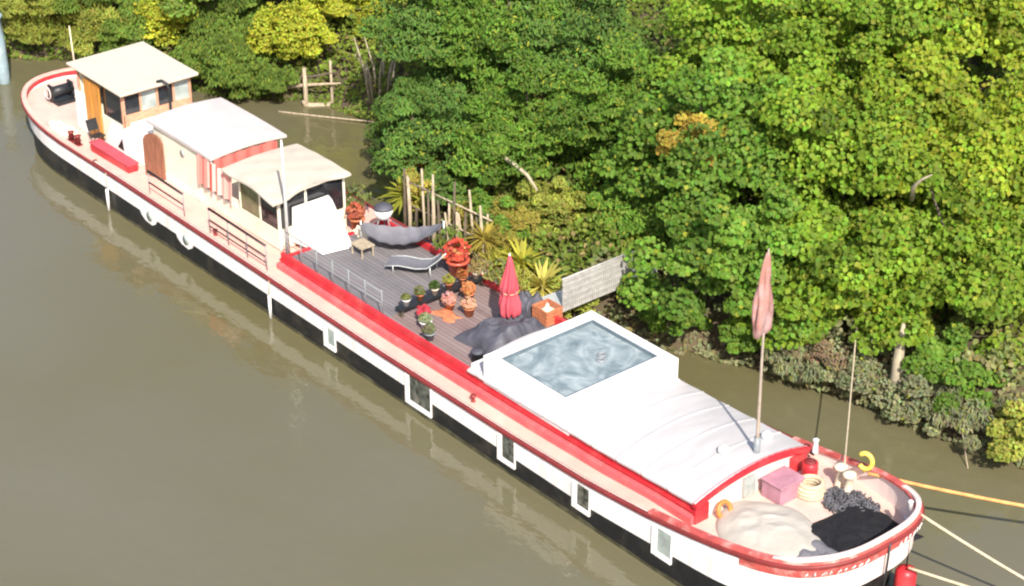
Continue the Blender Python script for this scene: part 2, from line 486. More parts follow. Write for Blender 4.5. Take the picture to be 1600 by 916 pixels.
for x in (4.15, 4.6): MB().lathe([(.10, 0), (.09, .25), (.13, .29), (.03, .33)], (x, -2.2, 1.40), 12).build('bitt', 'darkred', bt)
MB().tube([(38.36, 0, .4), (38.42, 0, 1.4), (38.47, 0, 2.40)], [.03, .03, .028], 8).build('stem_bar', 'blackmetal', boat)
# decks
def deck(x0, x1, m, name, ins=.09, dz=0):
    n = int((x1-x0)*3)+2
    oh = outline(ins, 1)
    hx = [p[0] for p in oh]; hy = [p[1] for p in oh]
    def fn(u, v):
        x = x0+(x1-x0)*u
        w = float(np.interp(x, hx, hy))
        return (x, (v*2-1)*w, D(x)+dz)
    return MB().grid(n, 8, fn).build(name, m, boat)
deck(-1.05, 8.2, 'sterndeck', 'stern_deck')
deck(8.2, 33.9, 'salmon', 'side_deck')
deck(33.9, 38.2, 'sterndeck', 'bow_deck')
# coaming
for sy in (-1, 1):
    b = MB()
    X = list(np.linspace(16.4, 34.1, 40))
    sec = []
    for x in X:
        y0, y1, y2 = sy*1.93, sy*1.90, sy*1.84
        sec.append([(x, y0, D(x)-.03), (x, y0, D(x)+(CT(x)-D(x))*.50), (x, y0+sy*.035, D(x)+(CT(x)-D(x))*.52), (x, y0+sy*.035, D(x)+(CT(x)-D(x))*.60), (x, y1, D(x)+(CT(x)-D(x))*.62), (x, y1, CT(x)), (x, y2-sy*.05, CT(x)), (x, y2-sy*.05, D(x)-.03)])
    m_ = len(sec[0])
    vs = [p for s_ in sec for p in s_]
    fs = [(i*m_+k, (i+1)*m_+k, (i+1)*m_+(k+1) % m_, i*m_+(k+1) % m_) for i in range(len(X)-1) for k in range(m_)]
    fs += [tuple(range(m_)), tuple((len(X)-1)*m_+k for k in range(m_))]
    b.add(vs, fs)
    b.build('coaming', 'red', boat)
    lg = MB()
    sec = []
    for x in X:
        zc, hc = D(x), CT(x)-D(x)
        sec.append([(x, sy*1.934, zc-.02), (x, sy*2.07, zc-.02), (x, sy*2.07, zc+hc*.36), (x, sy*1.934, zc+hc*.42)])
    vs = [p for s_ in sec for p in s_]
    lg.add(vs, [(i*4+k, (i+1)*4+k, (i+1)*4+(k+1) % 4, i*4+(k+1) % 4) for i in range(len(X)-1) for k in range(4)] + [(0, 1, 2, 3), tuple((len(X)-1)*4+k for k in range(4))])
    lg.build('coaming_ledge', 'ledge', boat)
MB().box(16.4, 16.5, -1.78, 1.78, 1.3, 1.66).build('coaming_end', 'red', boat)
# terrace
MB().box(16.5, 21.35, -1.79, 2.2, 1.35, 1.60).build('terrace_floor', 'terrace', boat)
MB().box(21.354, 25.40, -1.79, 2.2, 1.35, 1.56).build('terrace_floor', 'terrace2', boat)
# hatch roof, arched
def hatch(u, v):
    x = 25.42+(34.16-25.42)*u; y = -1.98+3.96*v
    sm_ = abs(((x-29.5)/.92+.5) % 1-.5)
    return (x, y, CT(x)+.03+.30*(1-(y/1.98)**2) + .028*max(0, 1-sm_/.05) + .006*math.sin(x*6.2+y))
MB().grid(240, 16, hatch, True, .05).build('hatch_roof', 'roofwhite', boat)
MB().box(25.41, 25.47, -1.82, 1.82, 1.5, 1.98).build('hatch_end', 'white', boat)
# front wall of the hold below the arch
b = MB()
def fwall(u, v):
    y = -1.90+3.80*u
    return (34.05+.0*v, y, 1.42+v*(CT(34.1)+.03+.30*(1-(y/1.98)**2)-1.42-.055))
b.grid(16, 2, fwall, False); b.build('hold_front', 'pinkwhite', boat)
b = MB()
for i in range(20):
    y0 = -1.99+3.98*i/20; y1 = -1.99+3.98*(i+1)/20
    za, zb = [CT(34.1)+.03+.30*(1-(y/1.99)**2) for y in (y0, y1)]
    b.hexa([(34.06, y0, za-.12), (34.20, y0, za-.12), (34.20, y1, zb-.12), (34.06, y1, zb-.12), (34.06, y0, za+.012), (34.20, y0, za+.012), (34.20, y1, zb+.012), (34.06, y1, zb+.012)])
b.build('hatch_beam', 'red', boat)
for y0, y1 in ((-1.96, -1.50), (1.40, 1.96)):
    MB().box(34.06, 34.14, y0, y1, 1.43, 1.92).build('corner_plate', 'red', boat)
# plunge pool house on the hatch
X0, X1, Y0, Y1, ZT = 26.05, 29.5, -1.93, 1.95, 2.55
pb = MB()
pb.box(X0, X0+.37, Y0, Y1, 1.7, ZT); pb.box(X1-.45, X1, Y0, Y1, 1.7, ZT)
pb.box(X0+.37, X1-.45, Y0, Y0+.28, 1.7, ZT-.003); pb.box(X0+.37, X1-.45, Y1-.30, Y1, 1.7, ZT-.003)
pool = pb.build('skylight_box', 'white', boat, .02)
fr = MB()
xa, xb, ya, yb = X0+.37, X1-.45, Y0+.28, Y1-.30
for q in ((xa, xb, ya, ya+.05), (xa, xb, yb-.05, yb), (xa, xa+.05, ya+.05, yb-.05), (xb-.07, xb, ya+.05, yb-.05)):
    fr.box(*q, 2.30, ZT-.03)
fr.build('pool_lining', 'poolwall', pool)  # dark lining, wider at the front, stands in for the rim's shadow
MB().grid(30, 30, lambda u, v: (xa+.03+(xb-xa-.06)*u, ya+.03+(yb-ya-.06)*v, 2.43+.006*math.sin(u*19+4*math.sin(v*7))+.005*math.sin(v*23+3*u))).build('pool_surface', 'pool', pool)
for (x, y) in ((27.93, .62), (28.12, .42)):
    MB().torus((x, y, 2.455), .10, .03, seg=16, sg=8).build('float_ring', 'greymetal', pool)
# hull windows on the near side
def hull_y(x): return -2.585
for x, w, z0, z1, mm in ((19.9, .36, .38, .92, 'paleglass'), (24.1, .95, .30, 1.10, 'hullglass'), (27.88, .50, .42, 1.12, 'hullglass'), (30.82, .46, .48, 1.12, 'hullglass'), (33.75, .48, .64, 1.34, 'paleglass')):
    f = MB()
    y0 = -2.585
    f.box(x-w/2-.17, x-w/2, y0-.045, y0+.05, z0-.13, z1)
    f.box(x-w/2-.003, x+w/2+.04, y0-.05, y0+.05, z0-.13, z0)
    f.box(x+w/2, x+w/2+.04, y0-.03, y0+.05, z0-.003, z1)
    wo = f.build('hull_window', 'white', boat, .008)
    MB().box(x-w/2+.004, x+w/2-.004, y0-.012, y0+.04, z0+.004, z1-.006).build('pane', mm, wo)
for x in (9.75, 11.95):
    f = MB()
    # white scalloped plate with a round port
    pts = [(-.55, .80), (-.42, .62), (-.2, .50), (.2, .46), (.42, .58), (.55, .78)]
    f.add([(x+a, -2.60, c) for a, c in pts] + [(x+a, -2.57, c) for a, c in pts], [tuple(range(6)), tuple(range(11, 5, -1))] + [(k, 6+k, 6+(k+1) % 6, (k+1) % 6) for k in range(6)])
    wo = f.build('port_plate', 'white', boat)
    MB().tube([(x+.1, -2.60, .76), (x+.1, -2.63, .76)], .17, 16).build('port_glass', 'paleglass', wo)
# scupper bolts on the side deck
for x, y in ((26.05, -2.28), (13.4, -2.32)):
    MB().lathe([(.07, 0), (.05, .02), (.045, .12), (.085, .15), (.08, .20), (.02, .22)], (x, y, D(x)), 10).build('bollard', 'darkred', boat)

# ---- stern wheelhouse
wh = MB()
WX0, WX1, WY0, WY1, WZ0, WZ1 = 3.45, 6.45, -1.36, 1.28, 1.36, 3.60
wh.box(WX0, WX1, WY0+.005, WY1, WZ0, 2.35)                 # lower body
wh.box(WX0, WX0+.07, WY0, WY1, 2.35, WZ1)                  # aft wall
wh.box(WX0+.07, WX1-.07, WY1-.07, WY1, 2.35, WZ1)
wheel = wh.build('wheelhouse', 'creamwall', boat, .01)
MB().hexa([(3.12, -1.58, 3.66), (6.75, -1.58, 3.60), (6.75, 1.45, 3.60), (3.12, 1.45, 3.66), (3.12, -1.58, 3.74), (6.75, -1.58, 3.69), (6.75, 1.45, 3.71), (3.12, 1.45, 3.76)]).build('roof', 'cream', wheel, .03)
f = MB()
f.box(WX1-.07, WX1, WY0, WY1, 2.35, 2.78); f.box(WX1-.07, WX1, WY0, WY1, 3.45, WZ1)
for y in np.linspace(WY0, WY1-.08, 5): f.box(WX1-.072, WX1+.01, y, y+.08, 2.78, 3.45)
f.build('window_frame', 'pinewood', wheel, .006)
for i, y in enumerate(np.linspace(WY0, WY1-.08, 5)[:-1]):
    MB().box(WX1-.05, WX1-.03, y+.08, y+.645, 2.78, 3.45).build('pane', 'paleglass' if i in (1, 3) else 'glass', wheel)
MB().box(3.30, 3.98, -1.46, -1.362, 1.36, 2.75).build('side_panel', 'white', wheel, .01)
for k, (xa_, xb_, yy, mm) in enumerate(((3.99, 4.40, -1.42, 'wood'), (4.41, 4.95, -1.40, 'wood'))):
    MB().box(xa_, xb_, yy-.03, yy+.03, 1.38, 3.42).build('door', mm, wheel, .01)
for x in (3.46, 6.38): MB().box(x, x+.07, WY0-.04, WY0+.04, 2.35, WZ1).build('corner_post', 'pinewood', wheel, .006)
MB().box(4.97, 6.37, -1.30, -1.27, 2.36, 3.58).build('opening_shade', 'glass', wheel)  # solid dark sheet stands in for the shaded wheelhouse interior
MB().tube([(6.95, .15, 2.35), (6.95, .15, 3.55), (6.90, .10, 3.72), (6.76, .0, 3.80), (6.62, -.10, 3.74)], .05, 10).build('exhaust_pipe', 'blackmetal', boat)
# ---- low white cabin between wheelhouse and second cabin
lc = MB()
lc.hexa([(6.46, -1.40, 1.38), (8.35, -1.40, 1.38), (8.35, 1.3, 1.38), (6.46, 1.3, 1.38), (6.46, -1.15, 2.50), (8.35, -1.15, 2.50), (8.35, 1.2, 2.50), (6.46, 1.2, 2.50)])
low = lc.build('low_cabin', 'white', boat, .04)
MB().hexa([(5.0, -1.42, 1.36), (6.45, -1.42, 1.36), (6.45, -1.365, 1.36), (5.0, -1.365, 1.36), (5.6, -1.42, 2.3), (6.45, -1.40, 2.3), (6.45, -1.365, 2.3), (5.6, -1.365, 2.3)]).build('side_plate', 'white', low)
MB().add([(5.95, -1.428, 1.52), (6.35, -1.428, 1.50), (6.28, -1.424, 1.92), (5.95, -1.410, 1.52), (6.35, -1.410, 1.50), (6.28, -1.406, 1.92)], [(0, 1, 2), (5, 4, 3), (0, 3, 4, 1), (1, 4, 5, 2), (2, 5, 3, 0)]).build('vent_opening', 'glass', low)
# ---- second cabin
c2 = MB()
c2.box(8.42, 11.15, -1.40, 1.22, 1.38, 3.27)
cab2 = c2.build('middle_cabin', 'creamwall', boat, .01)
MB().grid(10, 8, lambda u, v: (8.22+3.86*u, -1.52+2.88*v, 3.30+.10*math.sin(math.pi*v)+.03*math.sin(math.pi*u)-.05*u), True, .09).build('roof', 'roofpink', cab2)
dr = MB()
# arched door, standing ajar: outline extruded along its own normal
dx, dy = math.cos(R(18)), math.sin(R(18))
prof = [(0, 1.42), (.82, 1.42), (.82, 2.62)] + [(.41+.41*math.cos(a), 2.62+.36*math.sin(a)) for a in np.linspace(0.3, math.pi-.3, 7)] + [(0, 2.62)]
vs = []
for off in (-.03, .03):
    for s_, z in prof: vs.append((8.28+dx*s_-dy*off, -1.72+dy*s_+dx*off, z))
n_ = len(prof)
dr.add(vs, [tuple(range(n_)), tuple(range(2*n_-1, n_-1, -1))] + [(k, n_+k, n_+(k+1) % n_, (k+1) % n_) for k in range(n_)])
dr.build('arched_door', 'brown', cab2)
MB().tube([(10.2, -1.40, 2.75), (10.2, -1.43, 2.75)], .13, 16).build('porthole', 'paleglass', cab2)
MB().box(8.40, 11.17, -1.43, -1.402, 1.40, 1.62).build('skirting', 'pinkwhite', cab2)
for y in (-1.42, 1.22): MB().tube([(11.95, y, 1.38), (11.95, y, 3.24)], .035, 8).build('canopy_post', 'white', cab2)
# striped side awning between the two canopies
def curtain(u, v):
    x = 11.25+2.05*u
    return (x, -1.50-.05*math.sin(u*34)-.06*v, 3.18-.12*u-(.95-.15*u)*v-.06*abs(math.sin(u*17))*v)
MB().grid(60, 6, curtain).build('side_awning', 'striped', boat)
def curtain2(u, v):
    y = -1.35+2.4*u
    return (12.02+.04*math.sin(u*30), y, 3.18-.42*v)
MB().grid(40, 3, curtain2).build('front_awning', 'striped', boat)
MB().box(11.2, 13.4, -1.36, 1.2, 1.38, 1.95).build('bench_base', 'creamwall', boat, .02)
# ---- third cabin
c3 = MB()
c3.box(13.4, 15.6, -1.38, 1.1, 1.38, 2.02)
for x, y in ((13.40, -1.38), (14.52, -1.38), (15.52, -1.38), (13.40, 1.02), (15.52, 1.02), (15.52, -.4)):
    c3.box(x, x+.08, y, y+.08, 2.02, 3.2)
cab3 = c3.build('front_cabin', 'creamwall', boat, .008)
def roof3(u, v):
    x = 13.0+2.85*u; y = -1.72+2.85*v
    e = .05*math.sin(v*9)*(u > .99) + .04*math.sin(u*8)*(v < .01)
    return (x+.07*math.sin(v*14)*(u > .95), y, 3.30+.07*math.sin(math.pi*v)+.05*math.sin(math.pi*u)-.16*u*(1-v)+.03*v-e+.015*math.sin(u*21)*math.sin(v*13))
MB().grid(26, 26, roof3, True, .05).build('roof', 'beigeroof', cab3)
MB().box(13.48, 14.52, -1.36, -1.33, 2.02, 3.12).build('pane', 'olive', cab3)
MB().box(14.60, 15.52, -1.36, -1.33, 2.02, 3.12).build('pane', 'glass', cab3)
MB().box(15.55, 15.58, -1.30, 1.02, 2.1, 3.12).build('pane', 'glass', cab3)
MB().box(13.45, 15.5, 1.05, 1.08, 2.02, 3.12).build('pane', 'glass', cab3)
# white sloping companion cover in front
MB().hexa([(15.62, -.98, 1.55), (17.05, -.78, 1.55), (17.25, .22, 1.55), (15.62, .60, 1.55), (15.62, -.92, 2.72), (15.85, -.90, 2.70), (15.92, .38, 2.70), (15.62, .46, 2.72)]).build('companion_cover', 'white', boat, .04)
MB().tube([(16.30, -1.55, 1.3), (16.30, -1.57, 5.3)], [.055, .04], 8).build('pole', 'galv', boat)
# ---- railings along the near side
def railing(x0, x1, h, mids):
    root = MB().tube([(x0, -2.38, D(x0)+h), (x1, -2.38, D(x1)+h-.02)], .042, 8).build('railing', 'blackmetal', boat)
    for m_ in mids: MB().tube([(x0, -2.38, D(x0)+h*m_), (x1, -2.38, D(x1)+h*m_)], .022, 6).build('rail_wire', 'blackmetal', root)
    n = max(2, int((x1-x0)/1.05)+1)
    for i in range(n):
        x = x0+(x1-x0)*i/(n-1)
        MB().tube([(x, -2.38, D(x)-.02), (x, -2.38, D(x)+h)], .02, 6).build('stanchion', 'greymetal', root)
railing(9.6, 11.7, .80, (.5,))
railing(13.2, 16.35, .86, (.55, .3))
# thin stanchions with wires round the terrace
root = MB().tube([(16.6, -1.82, 2.55), (21.4, -1.82, 2.50)], .014, 6).build('wire_rail', 'greymetal', boat)
MB().tube([(16.6, -1.82, 2.18), (21.4, -1.82, 2.15)], .010, 6).build('rail_wire', 'greymetal', root)
for x in np.linspace(16.6, 21.4, 7):
    MB().tube([(x, -1.82, 1.76), (x, -1.82, 2.57)], .018, 6).build('stanchion', 'greymetal', root)
# ---- mast and bow fittings
mz = 2.25
MB().tube([(33.75, .5, 1.9), (33.75, .5, 3.0), (33.72, .5, 5.0), (33.70, .5, 7.95)], [.055, .045, .035, .022], 10).build('mast', 'mastpaint', boat)
MB().tube([(33.75, .5, 2.0), (33.75, .5, 2.75)], .085, 12).build('mast_case', 'greymetal', boat)
for x, y in ((33.35, 1.30), (33.25, -.15)):
    MB().lathe([(.12, 0), (.12, .06), (.15, .08), (.13, .18), (.05, .23), (.01, .24)], (x, y, CT(x)+.03+.30*(1-(y/1.98)**2)-.02), 12).build('roof_vent', 'white', boat)
MB().lathe([(.09, 0), (.07, .03), (.07, .34), (.09, .36), (.02, .40)], (34.25, 2.12, 1.9), 10).build('post', 'white', boat)
MB().lathe([(.07, 0), (.06, .2), (.075, .22), (.02, .26)], (37.85, 1.42, 2.38), 10).build('post', 'white', boat)
for (x, y) in ((35.25, 1.95), (35.62, 1.85)):
    MB().lathe([(.16, 0), (.12, .05), (.10, .50), (.17, .54), (.17, .62), (.03, .66)], (x, y, 1.45), 12).build('bollard', 'bag', boat)
MB().box(33.98+.1, 34.16, -.28, .10, 1.5, 2.05).build('door_panel', 'paleglass', boat)

# ------------------------------------------------------------------ things on board
def flat_ring(name, label, cat, c, R1, r, m, turns=1, tilt=None):
    b = MB()
    for k in range(turns):
        b.torus((c[0]+.02*math.sin(k*3), c[1]+.02*math.cos(k*2), c[2]+r+k*r*1.5), R1*(1-.06*k), r, tilt=tilt)
    return tag(b.build(name, m), label, cat)
# parasol
P0 = (24.25, .50, 1.56)
pr = thing('parasol', 'closed pinkish red parasol standing on the terrace near the pool box', 'parasol', P0)
MB().lathe([(.26, 0), (.26, .05), (.06, .09), (.05, .20)], P0, 16).build('base', 'white', pr)
MB().tube([(P0[0], P0[1], 1.58), (P0[0], P0[1], 4.08)], .025, 8).build('pole', 'white', pr)
def parasol_cloth(u, v):
    a = 2*math.pi*u
    r = float(np.interp(v, [0, .08, .3, .55, .62, .8, .95, 1], [.03, .08, .15, .24, .20, .27, .25, .16]))
    r *= 1 + .20*math.sin(8*a+2.5*v)*min(1, v*2.5) + .08*math.sin(3*a+6*v)
    return (P0[0]+r*math.cos(a)+.02*math.sin(v*7), P0[1]+r*math.sin(a), P0[2]+2.46-1.86*v - .05*math.sin(8*a+2)*v)
MB().grid(72, 30, parasol_cloth).build('canopy', 'pink', pr)
MB().torus((P0[0], P0[1], P0[2]+1.33), .215, .014, seg=24, sg=6).build('tie_cord', 'rope', pr)
# grey furniture covers, also spread dark where the pool box shadow falls
def drape(name, label, x0, x1, y0, y1, z0, h, m, seed, rot=0):
    rg = random.Random(seed)
    ph = [rg.uniform(0, 6.28) for _ in range(8)]
    def fn(u, v):
        e = min(1, 4.5*min(u, 1-u))*min(1, 4.5*min(v, 1-v))
        e = e**.55
        z = z0 + .01 + h*e*(.72+.20*math.sin(5*u+ph[0])*math.sin(4*v+ph[1])+.10*math.sin(13*u+ph[2]+3*v)+.06*math.sin(17*v+ph[3]-4*u))
        q_ = Vector(((x0+(x1-x0)*u)*2.6+seed, (y0+(y1-y0)*v)*2.6, seed*.7))
        rdg = 1-abs(noise.noise(q_))*2.2; rd2 = 1-abs(noise.noise(q_*2.7))*2
        z += (.10*rdg+.045*rd2)*min(.55, h+.08)*e*1.3
        wv = .07*math.sin(9*u+7*v+ph[4])*(1-e)
        return (x0+(x1-x0)*u+wv, y0+(y1-y0)*v+wv*.7, z)
    return tag(MB().grid(56, 56, fn, True, .012).build(name, m), label, 'cover')
drape('furniture_cover', 'dark slate grey furniture cover enlarged to stand for the pool box shadow at the foot of the closed parasol', 23.5, 25.32, -.85, 1.40, 1.56, .62, 'tarpdark', 3)  # cover enlarged so its dark tone fills the pool box's shadow band
drape('furniture_cover', 'small slate grey cover added to stand for the pool box shadow behind the pole of the closed parasol', 23.2, 23.95, 1.40, 2.15, 1.56, .55, 'tarpdark', 31)  # second dark cover added to carry that shadow band further
# hammock slung between two poles
hm = thing('hammock', 'sagging grey cloth hammock slung across the far side of the terrace', 'hammock', (18.1, 1.3, 1.6))
HA, HB = Vector((17.15, .55, 2.25)), Vector((19.25, 2.10, 2.55))
hd = (HB-HA); hs = Vector((-hd.y, hd.x, 0)).normalized()
def sail(u, v):
    w = .10+.48*math.sin(math.pi*u)**.6
    t = v*2-1
    p = HA + hd*u + hs*(w*t)
    return (p.x, p.y, p.z - .62*4*u*(1-u) + .24*t*t*math.sin(math.pi*u) + .02*math.sin(u*40+v*5))
MB().grid(36, 10, sail, True, .012).build('cloth', 'tarpgrey', hm)
for q_ in (HA, HB):
    MB().tube([(q_.x, q_.y, 1.58), (q_.x, q_.y, q_.z+.12)], .028, 8).build('pole', 'galv', hm)
def lounger(label, cx, cy, rz, m):
    t = thing('sun_lounger', label, 'sun lounger', (cx, cy, 1.60))
    prof = [(-.95, .24), (-.5, .30), (.0, .26), (.35, .32), (.7, .62), (.95, .90)]
    cs, sn = math.cos(rz), math.sin(rz)
    def fn(u, v):
        k = u*(len(prof)-1); i = min(len(prof)-2, int(k)); f_ = k-i
        a_ = prof[i][0]*(1-f_)+prof[i+1][0]*f_; z_ = prof[i][1]*(1-f_)+prof[i+1][1]*f_
        w = (v-.5)*.62
        return (cx+a_*cs-w*sn, cy+a_*sn+w*cs, 1.60+z_-.03*math.sin(math.pi*v))
    MB().grid(20, 6, fn, True, .015).build('sling', m, t)
    for sd in (-1, 1):
        P = [(cx+a_*cs-sd*.33*sn, cy+a_*sn+sd*.33*cs, 1.60+z_) for a_, z_ in prof]
        MB().tube(P, .018, 6).build('side_frame', 'galv', t)
        for a_, z_ in ((-.7, .27), (.45, .36)):
            x_, y_ = cx+a_*cs-sd*.33*sn, cy+a_*sn+sd*.33*cs
            MB().tube([(x_, y_, 1.60+z_), (x_, y_, 1.60)], .016, 6).build('leg', 'galv', t)
lounger('grey sling lounger on the grey boards between the hammock and the row of pots', 19.75, .75, R(35), 'tarpgrey')
tb = thing('low_table', 'small low wooden table in front of the sloping white cover', 'table', (17.75, .15, 1.60))
MB().box(17.45, 18.05, -.10, .40, 1.92, 1.96).build('table_top', 'deadwood', tb, .005)
for x in (17.5, 18.0):
    for y in (-.05, .35): MB().box(x-.02, x+.02, y-.02, y+.02, 1.60, 1.92).build('leg', 'deadwood', tb)
# barbecue
q = (16.95, 1.55, 1.60)
bb = thing('barbecue', 'round kettle barbecue with pale bowl and dark lid behind the white cover', 'barbecue', q)
MB().lathe([(.08, .42), (.22, .50), (.29, .66), (.30, .78)], q, 18).build('bowl', 'white', bb)
MB().lathe([(.31, .79), (.28, .86), (.17, .93), (.04, .95)], q, 18).build('lid', 'tarpdark', bb)
for a in (0.3, 2.4, 4.5):
    MB().tube([(q[0]+.15*math.cos(a), q[1]+.15*math.sin(a), 2.05), (q[0]+.32*math.cos(a), q[1]+.32*math.sin(a), 1.60)], .018, 6).build('leg', 'greymetal', bb)
# leaves ------------------------------------------------------------
def leaf_arrays(cent, nrm, tang, size, cols, fold=.25, aspect=.62):
    n = len(cent)
    nrm = nrm/np.linalg.norm(nrm, axis=1, keepdims=True)
    tang = tang - nrm*np.sum(tang*nrm, axis=1, keepdims=True)
    tang /= (np.linalg.norm(tang, axis=1, keepdims=True)+1e-9)
    bit = np.cross(nrm, tang)
    s = size[:, None]
    L, Wd = s*.5, s*.5*aspect
    base = cent - tang*L
    tip = cent + tang*L - nrm*s*.12
    l1 = cent - tang*L*.35 + bit*Wd + nrm*s*fold*.5
    l2 = cent + tang*L*.35 + bit*Wd*.8 + nrm*s*fold*.4
    r1 = cent - tang*L*.35 - bit*Wd + nrm*s*fold*.5
    r2 = cent + tang*L*.35 - bit*Wd*.8 + nrm*s*fold*.4
    V = np.stack([base, l1, l2, tip, r2, r1], 1).reshape(-1, 3)
    idx = np.arange(n)[:, None]*6
    Fc = np.concatenate([idx+np.array([0, 3, 2, 1]), idx+np.array([0, 5, 4, 3])], 1).reshape(-1, 4)
    return V, Fc, np.repeat(cols, 6, axis=0)
def leaf_object(name, chunks, parent, m='leaf'):
    V = np.concatenate([c[0] for c in chunks]); cols = np.concatenate([c[2] for c in chunks])
    off = 0; Fs = []
    for c in chunks:
        Fs.append(c[1]+off); off += len(c[0])
    Fc = np.concatenate(Fs)
    org = np.zeros(3); p = parent
    while p is not None:
        org += np.array(p.location); p = p.parent
    V = V - org
    me = bpy.data.meshes.new(name)
    me.vertices.add(len(V)); me.vertices.foreach_set('co', V.ravel().astype(np.float32))
    me.loops.add(len(Fc)*4); me.loops.foreach_set('vertex_index', Fc.ravel().astype(np.int32))
    me.polygons.add(len(Fc)); me.polygons.foreach_set('loop_start', np.arange(len(Fc), dtype=np.int32)*4)
    at = me.attributes.new('leafcol', 'FLOAT_COLOR', 'POINT')
    at.data.foreach_set('color', np.concatenate([cols, np.ones((len(cols), 1))], 1).ravel().astype(np.float32))
    me.update(calc_edges=True); me.validate()
    me.materials.append(MT[m])
    o = bpy.data.objects.new(name, me); C.objects.link(o)
    if parent is not None: o.parent = parent
    return o
def palette(n, base, var=.3, accent=None, pacc=0.0):
    base = np.array(base)
    k = RS.normal(0, 1, (n, 1))
    c = base*(1+var*k*.5) * (1+RS.normal(0, .10, (n, 3)))
    if accent is not None:
        mk = RS.rand(n) < pacc
        c[mk] = np.array(accent)*(1+RS.normal(0, .15, (mk.sum(), 1)))
    return np.clip(c, .006, .6)
def rand_dirs(n):
    v = RS.normal(0, 1, (n, 3)); return v/np.linalg.norm(v, axis=1, keepdims=True)
def blob_leaves(c, rad, n, size, base, kind, accent=None, pacc=0, tintvar=.18):
    d = rand_dirs(n)
    d[:, 2] = np.abs(d[:, 2])*.5 + d[:, 2]*.5
    d[:, 1] -= .25; d[:, 0] += .15
    rr_ = rad*np.array([1, 1, 1.1])*(.55+.5*RS.rand(n, 1)**.6)
    p = np.array(c) + d*rr_
    tint = 1+RS.normal(0, tintvar)
    cols = palette(n, np.array(base)*max(.5, tint), .3, accent, pacc)
    sz = size*(.65+.7*RS.rand(n))
    if kind == 'broad':
        nr = d*.75 + np.array([.32, -.35, .50]) + RS.normal(0, .42, (n, 3))
        tg = d*.4 + np.array([0, 0, -.9]) + RS.normal(0, .45, (n, 3))
        return leaf_arrays(p, nr, tg, sz, cols, .2, .9)
    if kind == 'feather':
        nr = d*.7 + np.array([.35, -.3, .5]) + RS.normal(0, .45, (n, 3))
        tg = d*.6 + np.array([0, 0, .8]) + RS.normal(0, .35, (n, 3))
        return leaf_arrays(p, nr, tg, sz*1.25, cols, .15, .42)
    if kind == 'willow':
        nr = d*.6 + RS.normal(0, .45, (n, 3)) + np.array([.35, -.25, .7])
        tg = np.array([0, 0, -1.0]) + d*.35 + RS.normal(0, .25, (n, 3))
        return leaf_arrays(p, nr, tg, sz*1.5, cols, .1, .26)
    nr = RS.normal(0, .6, (n, 3)) + np.array([.45, -.35, .8]); tg = np.array([0, 0, 1.0]) + d*.5 + RS.normal(0, .25, (n, 3))
    return leaf_arrays(p, nr, tg, sz*1.9, cols, .05, .20)
def plant(name, label, cat, c, r, kind, base, nb, nl, size, group=None, accent=None, pacc=0, trunk=True, trunk_m='bark', trunk_r=.16, blob=.36):
    """tree or shrub: c = crown centre, r = crown radii"""
    gx, gy = c[0], c[1]
    gz = ground_z(gx, gy)-.05
    t = thing(name, label, cat, (gx, gy, gz), group)
    c = np.array(c, float); r = np.array(r, float)
    B = []
    for i in range(nb):
        d = rand_dirs(1)[0]
        if d[2] < -.3: d[2] *= -.6
        f = .50+.70*RS.rand()**.6
        if i < nb*.2: f *= .5
        B.append((c+d*r*f, blob*float(np.mean(r))*(.7+.6*RS.rand())))
    leaf_object('crown' if trunk else 'foliage', [blob_leaves(p, q_, nl, size, base, kind, accent, pacc) for p, q_ in B], t)
    if trunk:
        b_ = MB()
        top = c + np.array([0, 0, r[2]*.2])
        mid = np.array([gx+RS.normal(0, .12), gy+RS.normal(0, .12), (gz+c[2])/2])
        b_.tube([(gx, gy, gz), tuple(mid), tuple(top)], [trunk_r, trunk_r*.8, trunk_r*.35], 8)
        for p, q_ in B[:max(4, nb//3)]:
            s_ = np.array([gx, gy, gz])*.0 + mid*(.4) + top*.6
            b_.tube([tuple(s_), tuple((s_+p)/2+np.array([0, 0, .15])), tuple(p)], [trunk_r*.4, trunk_r*.28, trunk_r*.1], 6)
        b_.build('trunk', trunk_m, t)
    else:
        b_ = MB()
        for p, q_ in B[:max(4, nb//2)]:
            b_.tube([(gx+RS.normal(0, .1), gy+RS.normal(0, .1), gz), tuple(p)], [.025, .008], 5)
        b_.build('stem', trunk_m, t)
    return t
def potted(name, label, loc, pr_, ph_, potm, base, fr_, kind, size, n=120, group=None, accent=None, pacc=0):
    t = thing(name, label, 'potted plant', loc, group)
    MB().lathe([(pr_*.65, 0), (pr_*.95, ph_*.85), (pr_*1.08, ph_*.87), (pr_*1.08, ph_), (pr_*.85, ph_), (pr_*.8, ph_*.9)], loc, 14).build('pot', potm, t)
    leaf_object('foliage', [blob_leaves((loc[0], loc[1], loc[2]+ph_+fr_*.6), fr_, n, size, base, kind, accent, pacc)], t)
    return t
GREEN = (.070, .125, .018); LIME = (.150, .200, .020); YEL = (.26, .25, .04); OLIVE = (.12, .14, .04); DARK = (.040, .080, .016); GREY = (.11, .125, .055); TAN = (.22, .17, .07)
potted('flower_pot', 'large red pot with a bushy reddish orange plant on the far edge of the terrace', (20.6, 1.55, 1.60), .34, .50, 'redpot', (.45, .07, .04), .42, 'broad', .12, 160, accent=(.5, .25, .1), pacc=.2)
